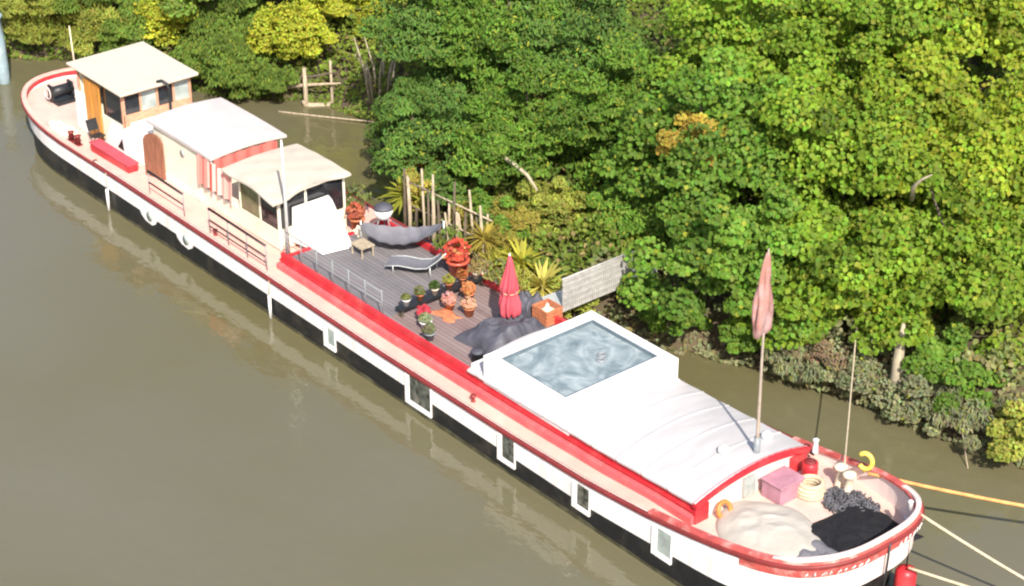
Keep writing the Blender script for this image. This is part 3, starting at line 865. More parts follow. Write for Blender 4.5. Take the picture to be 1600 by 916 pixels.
# shelf and pots across the terrace
sh = thing('plank_shelf', 'low dark plank shelf running across the terrace under the row of pots', 'shelf', (21.45, .25, 1.56))
MB().box(21.36, 21.66, -1.35, 1.75, 1.80, 1.84).build('shelf_board', 'blackmetal', sh)
for y in (-1.25, .2, 1.65):
    MB().box(21.42, 21.60, y-.03, y+.03, 1.56, 1.80).build('leg', 'bark', sh)
GP = 'pots standing across the terrace'
for lab, y, m_, b_, f_ in (
    ('white pot of sparse green leaves on the shelf end nearest the red coaming', -1.05, 'white', OLIVE, .12),
    ('terracotta pot of olive leaves on the shelf next to the nearest white pot', -.55, 'terracotta', OLIVE, .16),
    ('cream pot of green leaves in the middle of the plank shelf', -.02, 'bag', GREEN, .15),
    ('terracotta pot with yellow leaves on the shelf just past the middle cream pot', .50, 'terracotta', YEL, .17),
    ('terracotta pot with orange flowers on the far half of the plank shelf', 1.0, 'terracotta', (.40, .14, .04), .18),
    ('pale pot with tall tan grass at the far end of the plank shelf', 1.5, 'bag', TAN, .22)):
    potted('plant_pot', lab, (21.51, y, 1.84), .11, .20, m_, b_, f_, 'broad' if 'grass' not in lab else 'grass', .09, 60, GP)
for lab, x, y, m_, b_, f_, k_ in (
    ('small red flowering pot on the rosy boards below the near end of the shelf', 22.2, -.95, 'redpot', (.50, .05, .07), .20, 'broad'),
    ('terracotta pot with pinkish leaves on the boards below the middle of the shelf', 22.1, .05, 'terracotta', (.40, .20, .16), .20, 'broad'),
    ('terracotta pot with orange blooms on the boards below the far part of the shelf', 22.0, .85, 'terracotta', (.48, .20, .08), .22, 'broad'),
    ('tall pot of dry tan grass at the far rail beside the red pot', 21.2, 2.0, 'bag', TAN, .34, 'grass'),
    ('low pot of grey green leaves beside the near coaming on the rosy boards', 23.1, -1.45, 'greymetal', GREY, .18, 'broad')):
    potted('plant_pot', lab, (x, y, 1.56), .16, .24, m_, b_, f_, k_, .11, 80, GP)
for lab, x, y, m_, b_, f_, k_, sz_ in (
    ('tall green feathery plant in a grey pot on the far edge by the hammock', 19.75, 2.05, 'greymetal', (.12, .17, .03), .50, 'feather', .15),
    ('olive bushy plant in a cream pot along the far side of the boards', 22.1, 1.95, 'bag', (.16, .18, .05), .45, 'feather', .14),
    ('yellow green grassy plant in a terracotta pot on the far edge near the parasol', 22.85, 1.95, 'terracotta', (.30, .31, .06), .50, 'grass', .13),
    ('small pot of peach flowers near the middle of the rosy boards', 22.75, .25, 'terracotta', (.46, .26, .16), .20, 'broad', .10),
    ('small white pot of pale leaves near the coaming on the rosy boards', 22.6, -1.2, 'white', (.25, .28, .15), .17, 'broad', .10)):
    potted('plant_pot', lab, (x, y, 1.58), .17, .28, m_, b_, f_, k_, sz_, 110, GP)
drape('folded_cloth', 'faded terracotta cloth lying crumpled on the rosy boards by the row of pots', 21.9, 22.7, -.45, .0, 1.56, .06, 'terracotta', 41)
potted('plant_pot', 'terracotta pot of reddish leaves behind the white sloping cover under the beige roof', (15.95, 1.25, 1.40), .24, .40, 'terracotta', (.30, .09, .05), .30, 'broad', .12, 110)
potted('plant_pot', 'tall pot with olive green stems at the far corner of the beige roof', (15.3, 1.75, 1.40), .22, .38, 'terracotta', OLIVE, .50, 'feather', .15, 160)
drape('cushion', 'crumpled cream cushion lying beside the white sloping cover', 16.35, 17.0, .75, 1.3, 1.60, .22, 'bag', 5)
# crate and bag on the far side by the gangway
cr = thing('wooden_crate', 'orange brown wooden crate by the corner of the pool box', 'crate', (24.35, 1.80, 1.56))
for z in (1.58, 1.70, 1.82, 1.94):
    b = MB()
    b.box(24.07, 24.65, 1.50, 1.53, z, z+.09); b.box(24.07, 24.65, 2.07, 2.10, z, z+.09)
    b.box(24.04, 24.07, 1.50, 2.10, z, z+.09); b.box(24.65, 24.68, 1.50, 2.10, z, z+.09)
    b.build('slat', 'terracotta', cr)
MB().box(24.07, 24.65, 1.53, 2.07, 1.57, 1.60).build('bottom', 'pinewood', cr)
tag(MB().lathe([(.20, 0), (.24, .12), (.20, .3), (.08, .36), (.02, .50)], (24.36, 1.80, 1.61), 12, .08).build('cloth_bag', 'bag'), 'cream cloth bag sitting in the orange brown crate', 'bag')
bx = thing('dark_bin', 'small black bin against the corner where the terrace meets the white roof', 'bin', (24.9, -1.2, 1.56))
MB().lathe([(.15, 0), (.18, .30), (.19, .31)], (24.9, -1.2, 1.56), 12).build('body', 'blackmetal', bx)
MB().lathe([(.20, 0), (.17, .05), (.03, .07)], (24.9, -1.2, 1.875), 12).build('lid', 'tarpdark', bx)
# gangway
gw = thing('gangway', 'white lattice sided gangplank from the barge to the bank behind the pool box', 'gangway', (24.0, 2.6, 1.55))
MB().hexa([(23.35, 2.15, 1.60), (24.15, 2.15, 1.60), (24.15, 6.3, 1.50), (23.35, 6.3, 1.50), (23.35, 2.15, 1.66), (24.15, 2.15, 1.66), (24.15, 6.3, 1.56), (23.35, 6.3, 1.56)]).build('walkway', 'galv', gw)
b = MB()
x = 24.18
for i in range(33):
    y = 2.55+2.65*i/32
    b.box(x-.012, x+.012, y-.03, y+.03, 1.50, 2.52)
for z in (1.52, 1.72, 1.92, 2.12, 2.32, 2.48):
    b.box(x+.014, x+.03, 2.52, 5.23, z-.03, z+.03)
b.build('side_lattice', 'lattice', gw)
MB().tube([(24.18, 2.5, 2.545), (24.18, 5.25, 2.545)], .03, 8).build('handrail', 'lattice', gw)
for y in (2.6, 5.15): MB().tube([(24.15, y, 1.58), (24.15, y, 2.54)], .025, 6).build('post', 'galv', gw)
# stern things
ch = thing('red_chest', 'long red storage chest on the side deck below the wheelhouse', 'chest', (6.5, -1.95, 1.36))
MB().box(5.35, 7.85, -2.14, -1.76, 1.38, 1.66).build('body', 'red', ch, .015)
MB().box(5.32, 7.88, -2.17, -1.73, 1.664, 1.71).build('lid', 'pink', ch, .015)
wn = thing('anchor_winch', 'black mooring winch on the pink deck at the stern tip', 'winch', (.75, -.75, 1.34))
MB().box(.4, 1.2, -1.1, -.35, 1.34, 1.46).build('bed', 'blackmetal', wn, .01)
MB().tube([(.8, -1.15, 1.75), (.8, -.30, 1.75)], .20, 16).build('drum', 'blackmetal', wn)
for y in (-1.12, -.35):
    MB().box(.62, .98, y-.04, y+.04, 1.46, 2.02).build('side_frame', 'blackmetal', wn, .02)
MB().torus((.8, -1.26, 1.78), .22, .02, seg=20, sg=6, tilt=Matrix.Rotation(R(90), 3, 'X')).build('handwheel', 'pinkwhite', wn)
fc = thing('folding_chair', 'black folding chair beside the orange wheelhouse door', 'chair', (5.25, -1.75, 1.36))
MB().hexa([(5.0, -1.95, 1.74), (5.4, -1.95, 1.78), (5.4, -1.55, 1.78), (5.0, -1.55, 1.74), (5.0, -1.95, 1.78), (5.4, -1.95, 1.82), (5.4, -1.55, 1.82), (5.0, -1.55, 1.78)]).build('seat', 'blackmetal', fc)
MB().hexa([(4.94, -1.95, 1.90), (4.97, -1.95, 1.90), (4.97, -1.55, 1.90), (4.94, -1.55, 1.90), (4.80, -1.95, 2.25), (4.83, -1.95, 2.25), (4.83, -1.55, 2.25), (4.80, -1.55, 2.25)]).build('backrest', 'blackmetal', fc)
for y in (-1.93, -1.57):
    MB().tube([(4.80, y, 2.25), (5.02, y, 1.76), (5.35, y, 1.37)], .014, 6).build('leg', 'blackmetal', fc)
    MB().tube([(5.36, y, 1.79), (4.98, y, 1.37)], .014, 6).build('leg', 'blackmetal', fc)
drape('canvas_sheet', 'pale canvas sheet folded on the side deck near the stern', 2.4, 3.7, -2.35, -1.65, 1.34, .22, 'bag', 12)
# bow things
flat_ring('rope_coil', 'thick cream rope coiled beside the bollards on the bow deck', 'rope', (35.0, 1.15, 1.45), .34, .06, 'rope', 4)
flat_ring('orange_ring', 'small orange life ring leaning by the near corner of the white hatch', 'life ring', (34.35, -1.20, 1.60), .20, .06, 'orange', 1, Matrix.Rotation(R(68), 3, 'Y'))
hb = thing('horseshoe_buoy', 'yellow horseshoe life buoy on the far rail of the bow', 'buoy', (35.75, 2.25, 2.05))
b = MB(); pts = []
for i in range(19):
    a = R(-140)+R(280)*i/18
    pts.append((35.75+.21*math.cos(a)*.8, 2.25+.21*math.cos(a)*.3, 2.32+.22*math.sin(a)))
b.tube(pts, .062, 10); b.build('float', 'yellow', hb)
MB().tube([(35.75, 2.25, 2.0), (35.73, 2.27, 2.14)], .03, 8).build('bracket', 'yellow', hb)
pk = thing('pink_chest', 'mauve pink deck chest standing in front of the white hatch by the mast', 'chest', (34.62, .55, 1.45))
MB().box(34.28, 34.92, .18, .98, 1.45, 1.92).build('body', 'pinkbox', pk, .015)
MB().box(34.25, 34.95, .15, 1.01, 1.924, 1.98).build('lid', 'pinkbox', pk, .015)
# red drum
rd = thing('red_drum', 'small red drum under the far corner of the white hatch', 'drum', (34.55, 1.62, 1.45))
MB().lathe([(.20, 0), (.21, .05), (.20, .10), (.20, .28), (.21, .32), (.20, .36), (.20, .50), (.17, .51)], (34.55, 1.62, 1.45), 16).build('body', 'red', rd)
MB().lathe([(.16, 0), (.15, .03), (.02, .035)], (34.55, 1.62, 1.962), 14).build('lid', 'darkred', rd)
# big beige cover, ridge like a low tent
def cover(u, v):
    a = 2*math.pi*u
    rx, ry = 1.45*(1+.07*math.sin(3*a)), 1.18*(1+.06*math.sin(4*a+1))
    k = v
    fold = .05*math.sin(7*a)*k*(1-k*.4)
    z = 1.47 + .22*(1-k*k)**.6 + .02*math.sin(2*a+.4)*k*(1-k) + fold*.3
    q_ = Vector((rx*k*math.cos(a)*1.7, ry*k*math.sin(a)*1.7, 3.3))
    z += (.045*(1-abs(noise.noise(q_))*2.4) + .010*(1-abs(noise.noise(q_*2.6))*2))*(1-k**4)
    return (35.55+rx*k*math.cos(a)-.25*(1-k), -.88+ry*k*math.sin(a), max(1.465, z))
tag(MB().grid(110, 40, cover).build('windlass_cover', 'tarpbeige'), 'large beige canvas cover draped like a low tent over the foredeck', 'cover')
drape('grey_sheet', 'smooth grey sheet on the bow deck between the beige cover and the stem', 36.35, 37.7, -1.35, -.05, 1.45, .16, 'tarpgrey', 21)
drape('black_net', 'heap of black netting spread inside the bow bulwark', 35.95, 37.95, -.40, 1.85, 1.45, .24, 'blacknet', 23)
# chain heap: links
b = MB(); rg = random.Random(5)
for i in range(260):
    a = rg.uniform(0, 6.28); d = rg.random()**.6
    c = (36.05+.75*d*math.cos(a), 1.50+.58*d*math.sin(a), 1.48+.08*(1-d)+rg.uniform(0, .10))
    b.torus(c, .055, .019, seg=10, sg=5, tilt=Matrix.Rotation(rg.uniform(0, 3.1), 3, Vector((rg.random(), rg.random(), rg.random()+.1))))
tag(b.build('anchor_chain', 'chain'), 'heap of weathered grey anchor chain on the bow deck behind the black netting', 'chain')
# flag hanging on the mast
def flagf(u, v):
    a = 2*math.pi*u
    w = float(np.interp(v, [0, .12, .45, .8, .95, 1], [.05, .10, .20, .30, .24, .10]))
    w *= 1 + .22*math.sin(3*a+v*5) + .12*math.sin(5*a-v*9)
    return (33.69+.62*w*math.cos(a)-.03*v, .5+w*math.sin(a)-.05*v, 7.85-2.25*v+.06*math.sin(2*a+1)*v)
tag(MB().grid(32, 26, flagf, True).build('flag', 'flag'), 'faded pinkish flag hanging limp round the top of the mast', 'flag')
# fenders
GF = 'pipe fenders hanging on the barge'
for x, lab in ((7.25, 'thin white pipe fender hanging to the water below the red chest'), (16.85, 'thin white pipe fender hanging to the water below the near corner of the terrace')):
    t = thing('fender', lab, 'fender', (x, -2.66, 0), GF)
    MB().tube([(x, -2.68, .02), (x, -2.68, .80)], .05, 10).build('pipe', 'white', t)
    MB().tube([(x, -2.68, .80), (x, -2.66, G(x)-.06)], .012, 6).build('lanyard', 'rope', t)
t = thing('bow_fender', 'red cylindrical fender hanging low on the far side of the bow', 'fender', (38.05, 1.25, .5))
MB().lathe([(.10, 0), (.24, .06), (.26, .2), (.26, .75), (.22, .86), (.08, .92)], (38.18, 1.10, .12), 16).build('body', 'red', t)
MB().tube([(38.18, 1.10, 1.03), (38.15, 1.12, 2.3)], .018, 6).build('lanyard', 'blackmetal', t)

# ------------------------------------------------------------------ mooring ropes
def rope(label, a, b_, drop, r, m):
    return tag(MB().tube(sag(a, b_, drop), r, 7).build('mooring_rope', m), label, 'rope')
rope('orange mooring rope running from the horseshoe buoy towards the right edge', (35.9, 2.2, 2.06), (44.0, 9.5, 1.0), .25, .045, 'ropeorange')
rope('pale mooring rope dropping from the tip of the bow rail to the right', (38.1, 1.40, 2.42), (42.5, 3.8, .3), .10, .035, 'rope')
rope('pale taut rope running out from low on the bow above the red fender', (38.35, .95, 1.18), (44.5, 3.9, .7), .02, .035, 'rope')
rope('thin pale rope rising from the bow bollard to the leafy bank', (35.4, 1.9, 2.1), (30.3, 8.2, 1.9), .12, .022, 'rope')
rope('thin slack rope lying along the dark water behind the middle cabin', (4.0, 6.3, .03), (7.5, 8.6, .1), .02, .035, 'deadwood')
rope('thin rope hanging from the bank bushes to the water at right', (34.8, 7.4, .7), (35.5, 6.9, .0), .03, .016, 'deadwood')

# ------------------------------------------------------------------ bank side objects
lf = thing('landing_stage', 'bleached wooden landing frame with rounded foot standing in the water', 'frame', (4.3, 7.8, 0))
for (x, y), h_, r_ in (((4.15, 7.42), 1.5, .095), ((4.70, 8.22), 1.75, .06)):
    MB().tube([(x, y, -.8), (x+.02, y, .4), (x-.04, y+.03, h_)], [r_, r_*.95, r_*.75], 8).build('post', 'deadwood', lf)
MB().tube([(4.10, 7.36, .22), (4.13, 7.42, .06), (4.25, 7.58, -.02), (4.45, 7.86, -.03), (4.62, 8.10, .0), (4.72, 8.24, .10)], [.09, .12, .13, .12, .11, .08], 8).build('foot_beam', 'deadwood', lf)
MB().tube([(4.05, 7.36, 1.12), (4.4, 7.8, 1.18), (4.85, 8.45, 1.30)], [.05, .045, .03], 8).build('cross_beam', 'bark', lf)
tag(MB().tube([(1.0, 6.9, .05), (2.0, 7.0, .22), (3.2, 7.3, .48), (4.0, 7.55, .75), (5.2, 8.3, 1.0)], [.05, .07, .08, .07, .03], 8).build('dead_branch', 'deadwood'), 'long bleached branch slanting out of the water left of the landing frame', 'branch')
tag(MB().tube([(16.6, 5.4, 3.0), (17.4, 5.6, 3.25), (18.3, 5.5, 3.30), (18.9, 5.7, 2.95), (19.6, 5.5, 2.75)], [.03, .06, .07, .06, .03], 8).build('dead_branch', 'palebark'), 'pale bare branch lying across the dark gap above the pole fence', 'branch')
pf = thing('pole_fence', 'rough fence of upright weathered poles behind the terrace', 'fence', (17.3, 3.2, .3))
for i in range(22):
    x = 15.6+i*.195+.06*math.sin(i*5.3); y = 3.35+.12*math.sin(i*2.1)+.01*i
    h = 1.75+.45*math.sin(i*1.7)+.35*math.cos(i*3.1)
    MB().tube([(x, y, .0), (x+.03, y+.04*math.sin(i*4), 1.2), (x+.10*math.sin(i*2.7), y+.05*math.cos(i*3), .6+h)], [.065, .055+.015*math.sin(i), .035], 7).build('pole', 'deadwood' if i % 3 else 'bark', pf)
for z in (1.5, 2.3): MB().tube([(15.5, 3.40, z), (19.7, 3.60, z+.05)], .03, 6).build('rail', 'deadwood', pf)
tag(MB().lathe([(.22, -1.5), (.24, .5), (.22, 1.8), (.18, 2.6), (.24, 2.62), (.24, 2.75), (.02, 2.8)], (-5.15, -.1, 0), 14).build('mooring_post', 'blueboat'), 'blue grey mooring post standing in the water at the left edge', 'post')
st = thing('tree_stump', 'pale broken tree stump standing among the bushes above the bow ropes', 'stump', (32.3, 7.9, .5))
MB().tube([(32.35, 7.80, .2), (32.33, 7.66, .9), (32.25, 7.70, 1.7), (32.15, 7.9, 2.6)], [.24, .22, .15, .05], 9).build('trunk', 'palebark', st)
#VEG
# ------------------------------------------------------------------ vegetation
GREEN = (.108, .200, .024); LG = (.150, .240, .020); LIME = (.200, .270, .020); YLIME = (.32, .35, .030); MID = (.090, .168, .030)
MIDG = (.125, .195, .030); OLIVEY = (.25, .28, .050); YEL = (.34, .26, .04); YELG = (.29, .26, .05); GREY = (.205, .220, .115)
PLANTS = [
    ('tree', 'tree', 'ivy covered bank tree rising right behind the front of the pool box', (26.98, 6.67, 2.40), (2.1, 2.1, 2.3), 'broad', GREEN, 34, 170, .24, 1),
    ('tree', 'tree', 'bright ivy leaved tree above the bollards, left of the pale stump', (28.99, 9.06, 2.40), (2.3, 2.2, 2.2), 'broad', LG, 36, 170, .25, 1),
    ('tree', 'tree', 'bright ivy leaved tree on the right, just above the pale stump', (31.23, 11.14, 2.60), (2.3, 2.2, 2.3), 'broad', LG, 36, 170, .25, 1),
    ('tree', 'tree', 'lime green tree at the right edge above the dark hollow', (30.45, 15.49, 3.60), (2.2, 2.2, 2.4), 'broad', LIME, 32, 170, .25, 1),
    ('tree', 'tree', 'leafy green tree with yellowing twigs right of the feathery ash', (23.62, 8.87, 4.20), (2.1, 2.1, 2.4), 'broad', GREEN, 34, 170, .24, 1),
    ('tree', 'tree', 'dense broad leaved tree in the middle of the right hand foliage', (25.85, 11.52, 4.20), (2.4, 2.3, 2.4), 'broad', LG, 36, 170, .25, 1),
    ('tree', 'tree', 'lime tinted broad leaved tree with a bare twig showing in its crown', (27.79, 14.20, 4.30), (2.3, 2.3, 2.4), 'broad', LIME, 36, 170, .25, 1),
    ('tree', 'tree', 'broad leaved tree right of the dark gap at the top of the foliage', (21.01, 13.11, 5.60), (2.1, 2.1, 2.4), 'broad', LG, 34, 160, .24, 1),
    ('tree', 'tree', 'broad leaved tree at the top edge, right of the dark gap tree', (22.62, 16.75, 5.60), (2.4, 2.3, 2.4), 'broad', LG, 36, 160, .25, 1),
    ('tree', 'tree', 'bright yellow green tree filling the upper right corner', (24.52, 19.89, 5.60), (2.4, 2.3, 2.4), 'broad', LIME, 36, 160, .25, 1),
    ('tree', 'tree', 'mid green feathery ash tree left of centre above the gangway', (17.05, 7.41, 3.00), (1.9, 1.8, 2.0), 'feather', GREEN, 32, 200, .22, 1),
    ('tree', 'tree', 'large feathery ash tree with upright leaf tips above the gangway', (18.69, 9.52, 3.40), (2.0, 1.9, 2.2), 'feather', GREEN, 34, 200, .22, 1),
    ('tree', 'tree', 'low feathery tree beside the dark hole right of the gangway', (21.94, 7.66, 1.80), (1.4, 1.3, 1.5), 'feather', GREEN, 24, 190, .21, 1),
    ('tree', 'tree', 'feathery tree at the top edge left of the dark gap', (14.33, 10.85, 4.60), (2.1, 2.0, 2.1), 'feather', MID, 32, 190, .22, 1),
    ('tree', 'tree', 'drooping dark green willow hanging over the water right of the landing frame', (11.6, 6.1, 1.9), (1.4, 1.4, 1.7), 'willow', MID, 30, 220, .19, 1),
    ('tree', 'tree', 'shaded green tree overhanging the pole fence', (14.1, 5.8, 2.3), (1.5, 1.4, 1.9), 'feather', MID, 30, 200, .20, 1),
    ('tree', 'tree', 'mid green tree at the top edge right of the bare dead stems', (11.17, 8.68, 4.20), (2.0, 1.9, 2.1), 'feather', MID, 32, 190, .22, 1),
    ('tree', 'tree', 'grass green tree at the top edge between the dark willow and the ash', (13.02, 9.42, 4.80), (1.8, 1.8, 2.0), 'feather', GREEN, 30, 190, .22, 1),
    ('shrub', 'shrub', 'bright yellow green small tree above the landing frame', (2.58, 8.09, 1.90), (1.2, 1.2, 1.3), 'broad', YLIME, 28, 160, .17, 1),
    ('shrub', 'shrub', 'yellow green leafy bush at the top edge left of the dead stems', (2.19, 10.59, 2.20), (1.2, 1.1, 1.2), 'broad', YLIME, 24, 150, .17, 1),
    ('shrub', 'shrub', 'soft green drooping shrub behind the cream wheelhouse roof', (1.22, 5.49, 1.00), (1.3, 1.1, 1.1), 'willow', MIDG, 26, 190, .17, 0),
    ('shrub', 'shrub', 'greyish green shrub left of the bright yellow green tree', (-0.08, 7.40, 1.80), (1.4, 1.2, 1.2), 'willow', MIDG, 26, 190, .18, 0),
    ('tree', 'tree', 'tall grey green tree added out of view for its reflection in the river above the bright yellow green tree', (1.5, 14.5, 5.6), (2.6, 2.4, 2.6), 'broad', MIDG, 30, 170, .25, 1),  # unseen tree added so the river mirrors dark leaves
    ('tree', 'tree', 'tall dull green tree added out of view for its reflection in the river above the stern', (-5.5, 11.0, 5.2), (2.6, 2.4, 2.6), 'broad', MIDG, 30, 170, .25, 1),  # second unseen tree, added for the same dark reflection
    ('shrub', 'shrub', 'soft green bush leaning over the water right of the cream wheelhouse roof', (2.4, 6.3, .75), (1.3, .9, .9), 'willow', MIDG, 24, 190, .17, 0),
    ('shrub', 'shrub', 'low pale green bush overhanging the bank just past the far corner of the wheelhouse roof', (0.0, 5.0, .6), (1.2, .9, .8), 'willow', MIDG, 22, 190, .17, 0),
    ('shrub', 'shrub', 'yellow dry bush at the left end of the pole fence', (15.4, 4.3, 1.3), (.7, .6, .8), 'feather', YELG, 14, 140, .16, 0),
    ('shrub', 'shrub', 'straw yellow grassy bush behind the big red flower pot', (19.6, 3.9, 1.1), (.7, .5, .7), 'grass', YELG, 16, 140, .15, 0),
    ('shrub', 'shrub', 'dark green bush in the shade between the red pot and the parasol', (21.7, 3.9, .9), (.7, .6, .7), 'broad', MID, 14, 130, .15, 0),
    ('shrub', 'shrub', 'dry brownish twiggy bush at the water edge behind the mast', (29.6, 6.6, .9), (1.1, .7, .5), 'feather', (.26, .20, .12), 18, 120, .15, 0),
    ('shrub', 'shrub', 'leafy green bush crowding in behind the right half of the pole fence', (19.0, 4.3, 1.7), (.9, .5, .8), 'broad', GREEN, 16, 130, .15, 0),
    ('shrub', 'shrub', 'olive leafy bush between the yucca and the gangplank', (23.3, 3.7, 1.0), (.6, .5, .7), 'feather', OLIVEY, 14, 120, .15, 0),
    ('shrub', 'shrub', 'dark leafy bush behind the left half of the pole fence', (16.2, 4.4, 1.5), (.7, .5, .8), 'broad', MID, 14, 120, .15, 0),
    ('shrub', 'shrub', 'pale olive reedy shrub at the left edge of the bank', (-6.84, 2.34, 0.80), (1.2, 1.0, 1.0), 'grass', OLIVEY, 24, 170, .17, 0),
    ('shrub', 'shrub', 'olive yellow reedy shrub above the tip of the stern', (-4.75, 3.61, 1.10), (1.3, 1.1, 1.1), 'grass', OLIVEY, 26, 170, .17, 0),
    ('shrub', 'shrub', 'lime yellow shrub above the cream wheelhouse roof', (-3.00, 6.07, 1.80), (1.4, 1.2, 1.2), 'broad', YLIME, 26, 150, .16, 0),
    ('shrub', 'shrub', 'soft mid green shrub touching the far side of the wheelhouse roof', (-3.57, 4.89, 1.00), (1.2, 1.1, 1.1), 'willow', MIDG, 24, 190, .17, 0),
    ('shrub', 'shrub', 'tall straw green reeds in the upper left corner', (-7.38, 2.23, 2.00), (1.5, 1.3, 1.2), 'grass', OLIVEY, 24, 170, .18, 0),
    ('shrub', 'shrub', 'grey green bush at the top edge above the stern', (-5.58, 4.63, 2.20), (1.5, 1.3, 1.2), 'willow', MIDG, 24, 170, .18, 0),
    ('shrub', 'shrub', 'mid green bush behind the bright yellow green tree', (0.25, 9.20, 3.40), (1.7, 1.5, 1.3), 'broad', MIDG, 26, 150, .2, 0),
    ('shrub', 'shrub', 'dull green bush at the top edge above the soft drooping shrub', (-1.28, 7.13, 3.20), (1.6, 1.5, 1.3), 'broad', MIDG, 26, 150, .2, 0),
    ('shrub', 'shrub', 'small yellow leaved bush behind the kettle barbecue', (13.85, 4.11, 1.60), (.55, .5, .6), 'broad', YEL, 12, 110, .15, 0),
    ('shrub', 'shrub', 'yellow grassy bush behind the closed parasol', (19.66, 4.54, 1.60), (.75, .7, .8), 'grass', YELG, 16, 140, .16, 0),
    ('shrub', 'shrub', 'yellowing bush between the pole fence and the parasol', (17.63, 4.40, 1.20), (.7, .6, .8), 'feather', YELG, 16, 140, .15, 0),
    ('shrub', 'shrub', 'olive feathery bush behind the spiky yucca', (19.18, 6.40, 1.60), (.9, .8, .9), 'feather', OLIVEY, 20, 150, .17, 0),
    ('shrub', 'shrub', 'yellowing climber patch on the tree right of the feathery ash', (24.04, 7.73, 5.20), (.7, .7, .8), 'broad', YEL, 12, 110, .2, 0),
    ('shrub', 'shrub', 'grey green waterside bush by the far bollard rope', (29.63, 5.70, 0.60), (.9, .9, .65), 'willow', GREY, 16, 140, .17, 0),
    ('shrub', 'shrub', 'grey green waterside bush left below the pale stump', (31.14, 6.60, 0.60), (1.0, .95, .75), 'broad', GREY, 16, 130, .15, 0),
    ('shrub', 'shrub', 'grey green waterside bush straight below the pale stump', (32.94, 6.92, 0.50), (1.0, .95, .75), 'broad', GREY, 16, 130, .15, 0),
    ('shrub', 'shrub', 'drooping grey bush at the water edge right of the stump', (34.58, 7.35, 0.50), (1.0, .95, .75), 'willow', GREY, 16, 140, .16, 0),
    ('shrub', 'shrub', 'dry olive bush on the muddy bank at the right edge', (36.16, 7.77, 0.50), (1.0, .95, .75), 'broad', OLIVEY, 16, 130, .16, 0),
    ('shrub', 'shrub', 'green waterside bush behind the front corner of the pool box', (27.95, 5.55, 0.70), (.8, .7, .7), 'broad', GREEN, 16, 130, .17, 0),
    ('shrub', 'shrub', 'green waterside bush directly right of the gangway end', (25.92, 5.48, 0.90), (.8, .7, .8), 'feather', GREEN, 16, 140, .17, 0),
    ('shrub', 'shrub', 'bright leafy bush just right of the hanging flag', (28.90, 7.65, 1.40), (1.0, .9, .9), 'broad', LG, 20, 140, .2, 0),
    ('shrub', 'shrub', 'lime green climber draped over the top of the pale stump', (30.90, 9.18, 1.50), (1.0, .8, .9), 'broad', LIME, 20, 140, .19, 0),
    ('shrub', 'shrub', 'green bush between the pale stump and the dark hollow', (33.46, 8.62, 1.20), (1.0, .9, .9), 'broad', GREEN, 20, 140, .2, 0),
]
for (nm, cat, lab, c, r, kind, base, nb, nl, size, tr) in PLANTS:
    y = max(c[1], bank_y(c[0])+.2)
    k = 1.18 if nm == 'tree' else 1.12
    plant(nm, lab, cat, (c[0], y, c[2]-(.25 if nm == 'tree' else 0)), [q_*k for q_ in r], kind, base, int(nb*(1.85 if nm == 'tree' else 1.6)), int(nl*1.35), size*.58, 'trees on the bank' if nm == 'tree' else 'shrubs on the bank',
          accent=(.25, .28, .03), pacc=.03, trunk=bool(tr), trunk_r=.17 if nm == 'tree' else .07, blob=.24 if nm == 'tree' else .30)
# yucca: long sword leaves from one stem
def sword(name, label, c, n, L, w, base, stem_h, stem_m='deadwood'):
    gz = ground_z(c[0], c[1]) if c[2] is None else c[2]
    t = thing(name, label, 'plant', (c[0], c[1], gz))
    MB().tube([(c[0], c[1], gz-.05), (c[0]+.03, c[1], gz+stem_h)], [.09, .07], 8).build('stem', stem_m, t)
    V, Fs, cols = [], [], []
    for i in range(n):
        a = RS.uniform(0, 6.28); el = RS.uniform(-.25, 1.3)
        d = np.array([math.cos(a)*math.cos(el), math.sin(a)*math.cos(el), math.sin(el)])
        sd = np.array([-math.sin(a), math.cos(a), 0])
        l_ = L*RS.uniform(.7, 1.1)
        o = np.array([c[0], c[1], gz+stem_h+RS.uniform(-.15, .1)])
        b0 = len(V)
        for k, (f, ww) in enumerate(((0, .5), (.35, 1), (.7, .7), (1, .05))):
            p = o + d*l_*f + np.array([0, 0, -.30*l_*f*f])
            V += [p-sd*w*ww, p+sd*w*ww]
        for k in range(3): Fs.append([b0+2*k, b0+2*k+1, b0+2*k+3, b0+2*k+2])
        cc = np.array(base)*RS.uniform(.6, 1.25)
        cols += [cc]*8
    leaf_object('leaves', [(np.array(V), np.array(Fs), np.array(cols))], t)
sword('yucca', 'spiky pale yellow yucca beside the boat end of the white gangplank', (22.5, 3.25, None), 110, 1.15, .05, (.50, .46, .11), 1.15)
sword('palm_plant', 'yellow green arching plant just behind the top of the closed parasol', (21.2, 3.5, None), 100, 1.1, .055, (.44, .43, .06), 1.25)
sword('bamboo_clump', 'tall dry bamboo clump at the right end of the pole fence', (19.7, 3.3, None), 80, .9, .035, (.36, .30, .06), 1.5)
sword('palm_plant', 'bushy yellow palm behind the big red flower pot', (20.4, 3.2, None), 100, 1.0, .06, (.42, .42, .06), 1.0)
sword('palm_plant', 'fan of yellow green blades at the left end of the pole fence above the barbecue', (15.2, 3.7, None), 80, .95, .06, (.34, .36, .05), 1.5)
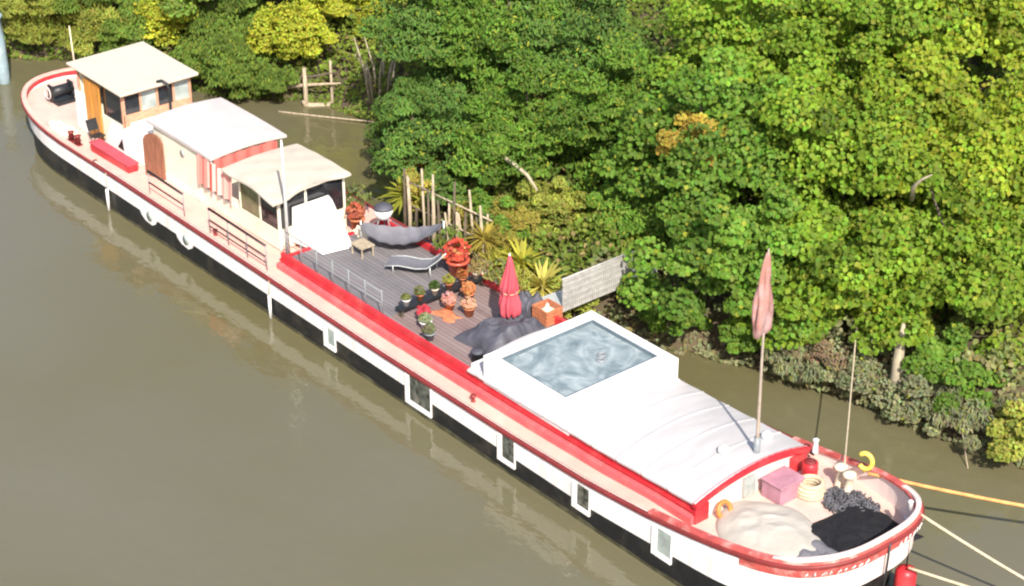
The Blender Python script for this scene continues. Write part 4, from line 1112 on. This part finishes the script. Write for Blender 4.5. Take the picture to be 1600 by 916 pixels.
# bare dead stems
ds = thing('dead_tree', 'cluster of bare bleached dead stems between the yellow green bush and the willow', 'dead tree', (6.4, 9.2, .4))
for i in range(9):
    a = i*.7
    MB().tube([(6.4+.35*math.cos(a), 9.2+.35*math.sin(a), .2), (6.4+.6*math.cos(a), 9.2+.5*math.sin(a), 1.6), (6.4+.9*math.cos(a+.2), 9.1+.8*math.sin(a+.2), 2.6+.5*math.sin(i*2.3))], [.06, .045, .015], 6).build('stem', 'palebark', ds)
tw = tag(MB().tube([(30.6, 9.7, 5.2), (30.8, 9.45, 5.75), (31.1, 9.4, 6.1), (31.35, 9.5, 6.3)], [.07, .06, .04, .015], 6).build('bare_branch', 'palebark'), 'short bare pale branch sticking out of the lime tinted tree at right', 'branch')
# carpet of undergrowth on the bank: leafy mounds
n = 170000
X = RS.uniform(-15, 46, n); D_ = RS.uniform(-.35, 27, n)
k0 = np.where(X < 2, D_ < 16, True); X, D_ = X[k0], D_[k0]; n = len(X)
Y = np.interp(X, [p[0] for p in BANK], [p[1] for p in BANK]) + D_
Z = np.array([max(.0, ground_z(x, y)) for x, y in zip(X, Y)])
hh = .55+.35*np.sin(X*1.9+1.3*np.sin(Y*1.1))*np.cos(Y*1.5+.8*np.sin(X*.9)) + .30*np.sin(X*.8-Y*.6) + .18*np.sin(X*4.3+Y*3.1)
hh = np.clip(hh, .08, 1.5)*np.clip((D_+.6)/1.6, .25, 1)
Z = Z + hh*(.45+.6*RS.rand(n)**.5)
tint = .5+.5*np.sin(X*.63+2*np.sin(Y*.45)+.6)
ca, cb = np.array([.090, .145, .022]), np.array([.165, .215, .026])
edge = np.clip(1.2-D_/2.6, 0, 1)[:, None]
cols = (ca*(1-tint[:, None])+cb*tint[:, None])*(1-edge) + np.where(X[:, None] > 23, np.array([.215, .220, .110]), np.array([.135, .190, .030]))*edge
cols = np.clip(cols*(1+RS.normal(0, .22, (n, 1)))*(1+RS.normal(0, .08, (n, 3))), .006, .6)
br = RS.rand(n) < .07; cols[br] = np.array([.24, .19, .07])*(1+RS.normal(0, .2, (br.sum(), 1)))
nr = RS.normal(0, .42, (n, 3)) + np.array([.25, -.35, .75]); tg = RS.normal(0, .6, (n, 3)) + np.array([.2, -.3, -.6])
o = leaf_object('undergrowth', [leaf_arrays(np.stack([X, Y, Z], 1), nr, tg, (.17+.08*edge[:, 0]*0)*(.6+.8*RS.rand(n)), cols, .2, .75)], None)
o['kind'] = 'stuff'
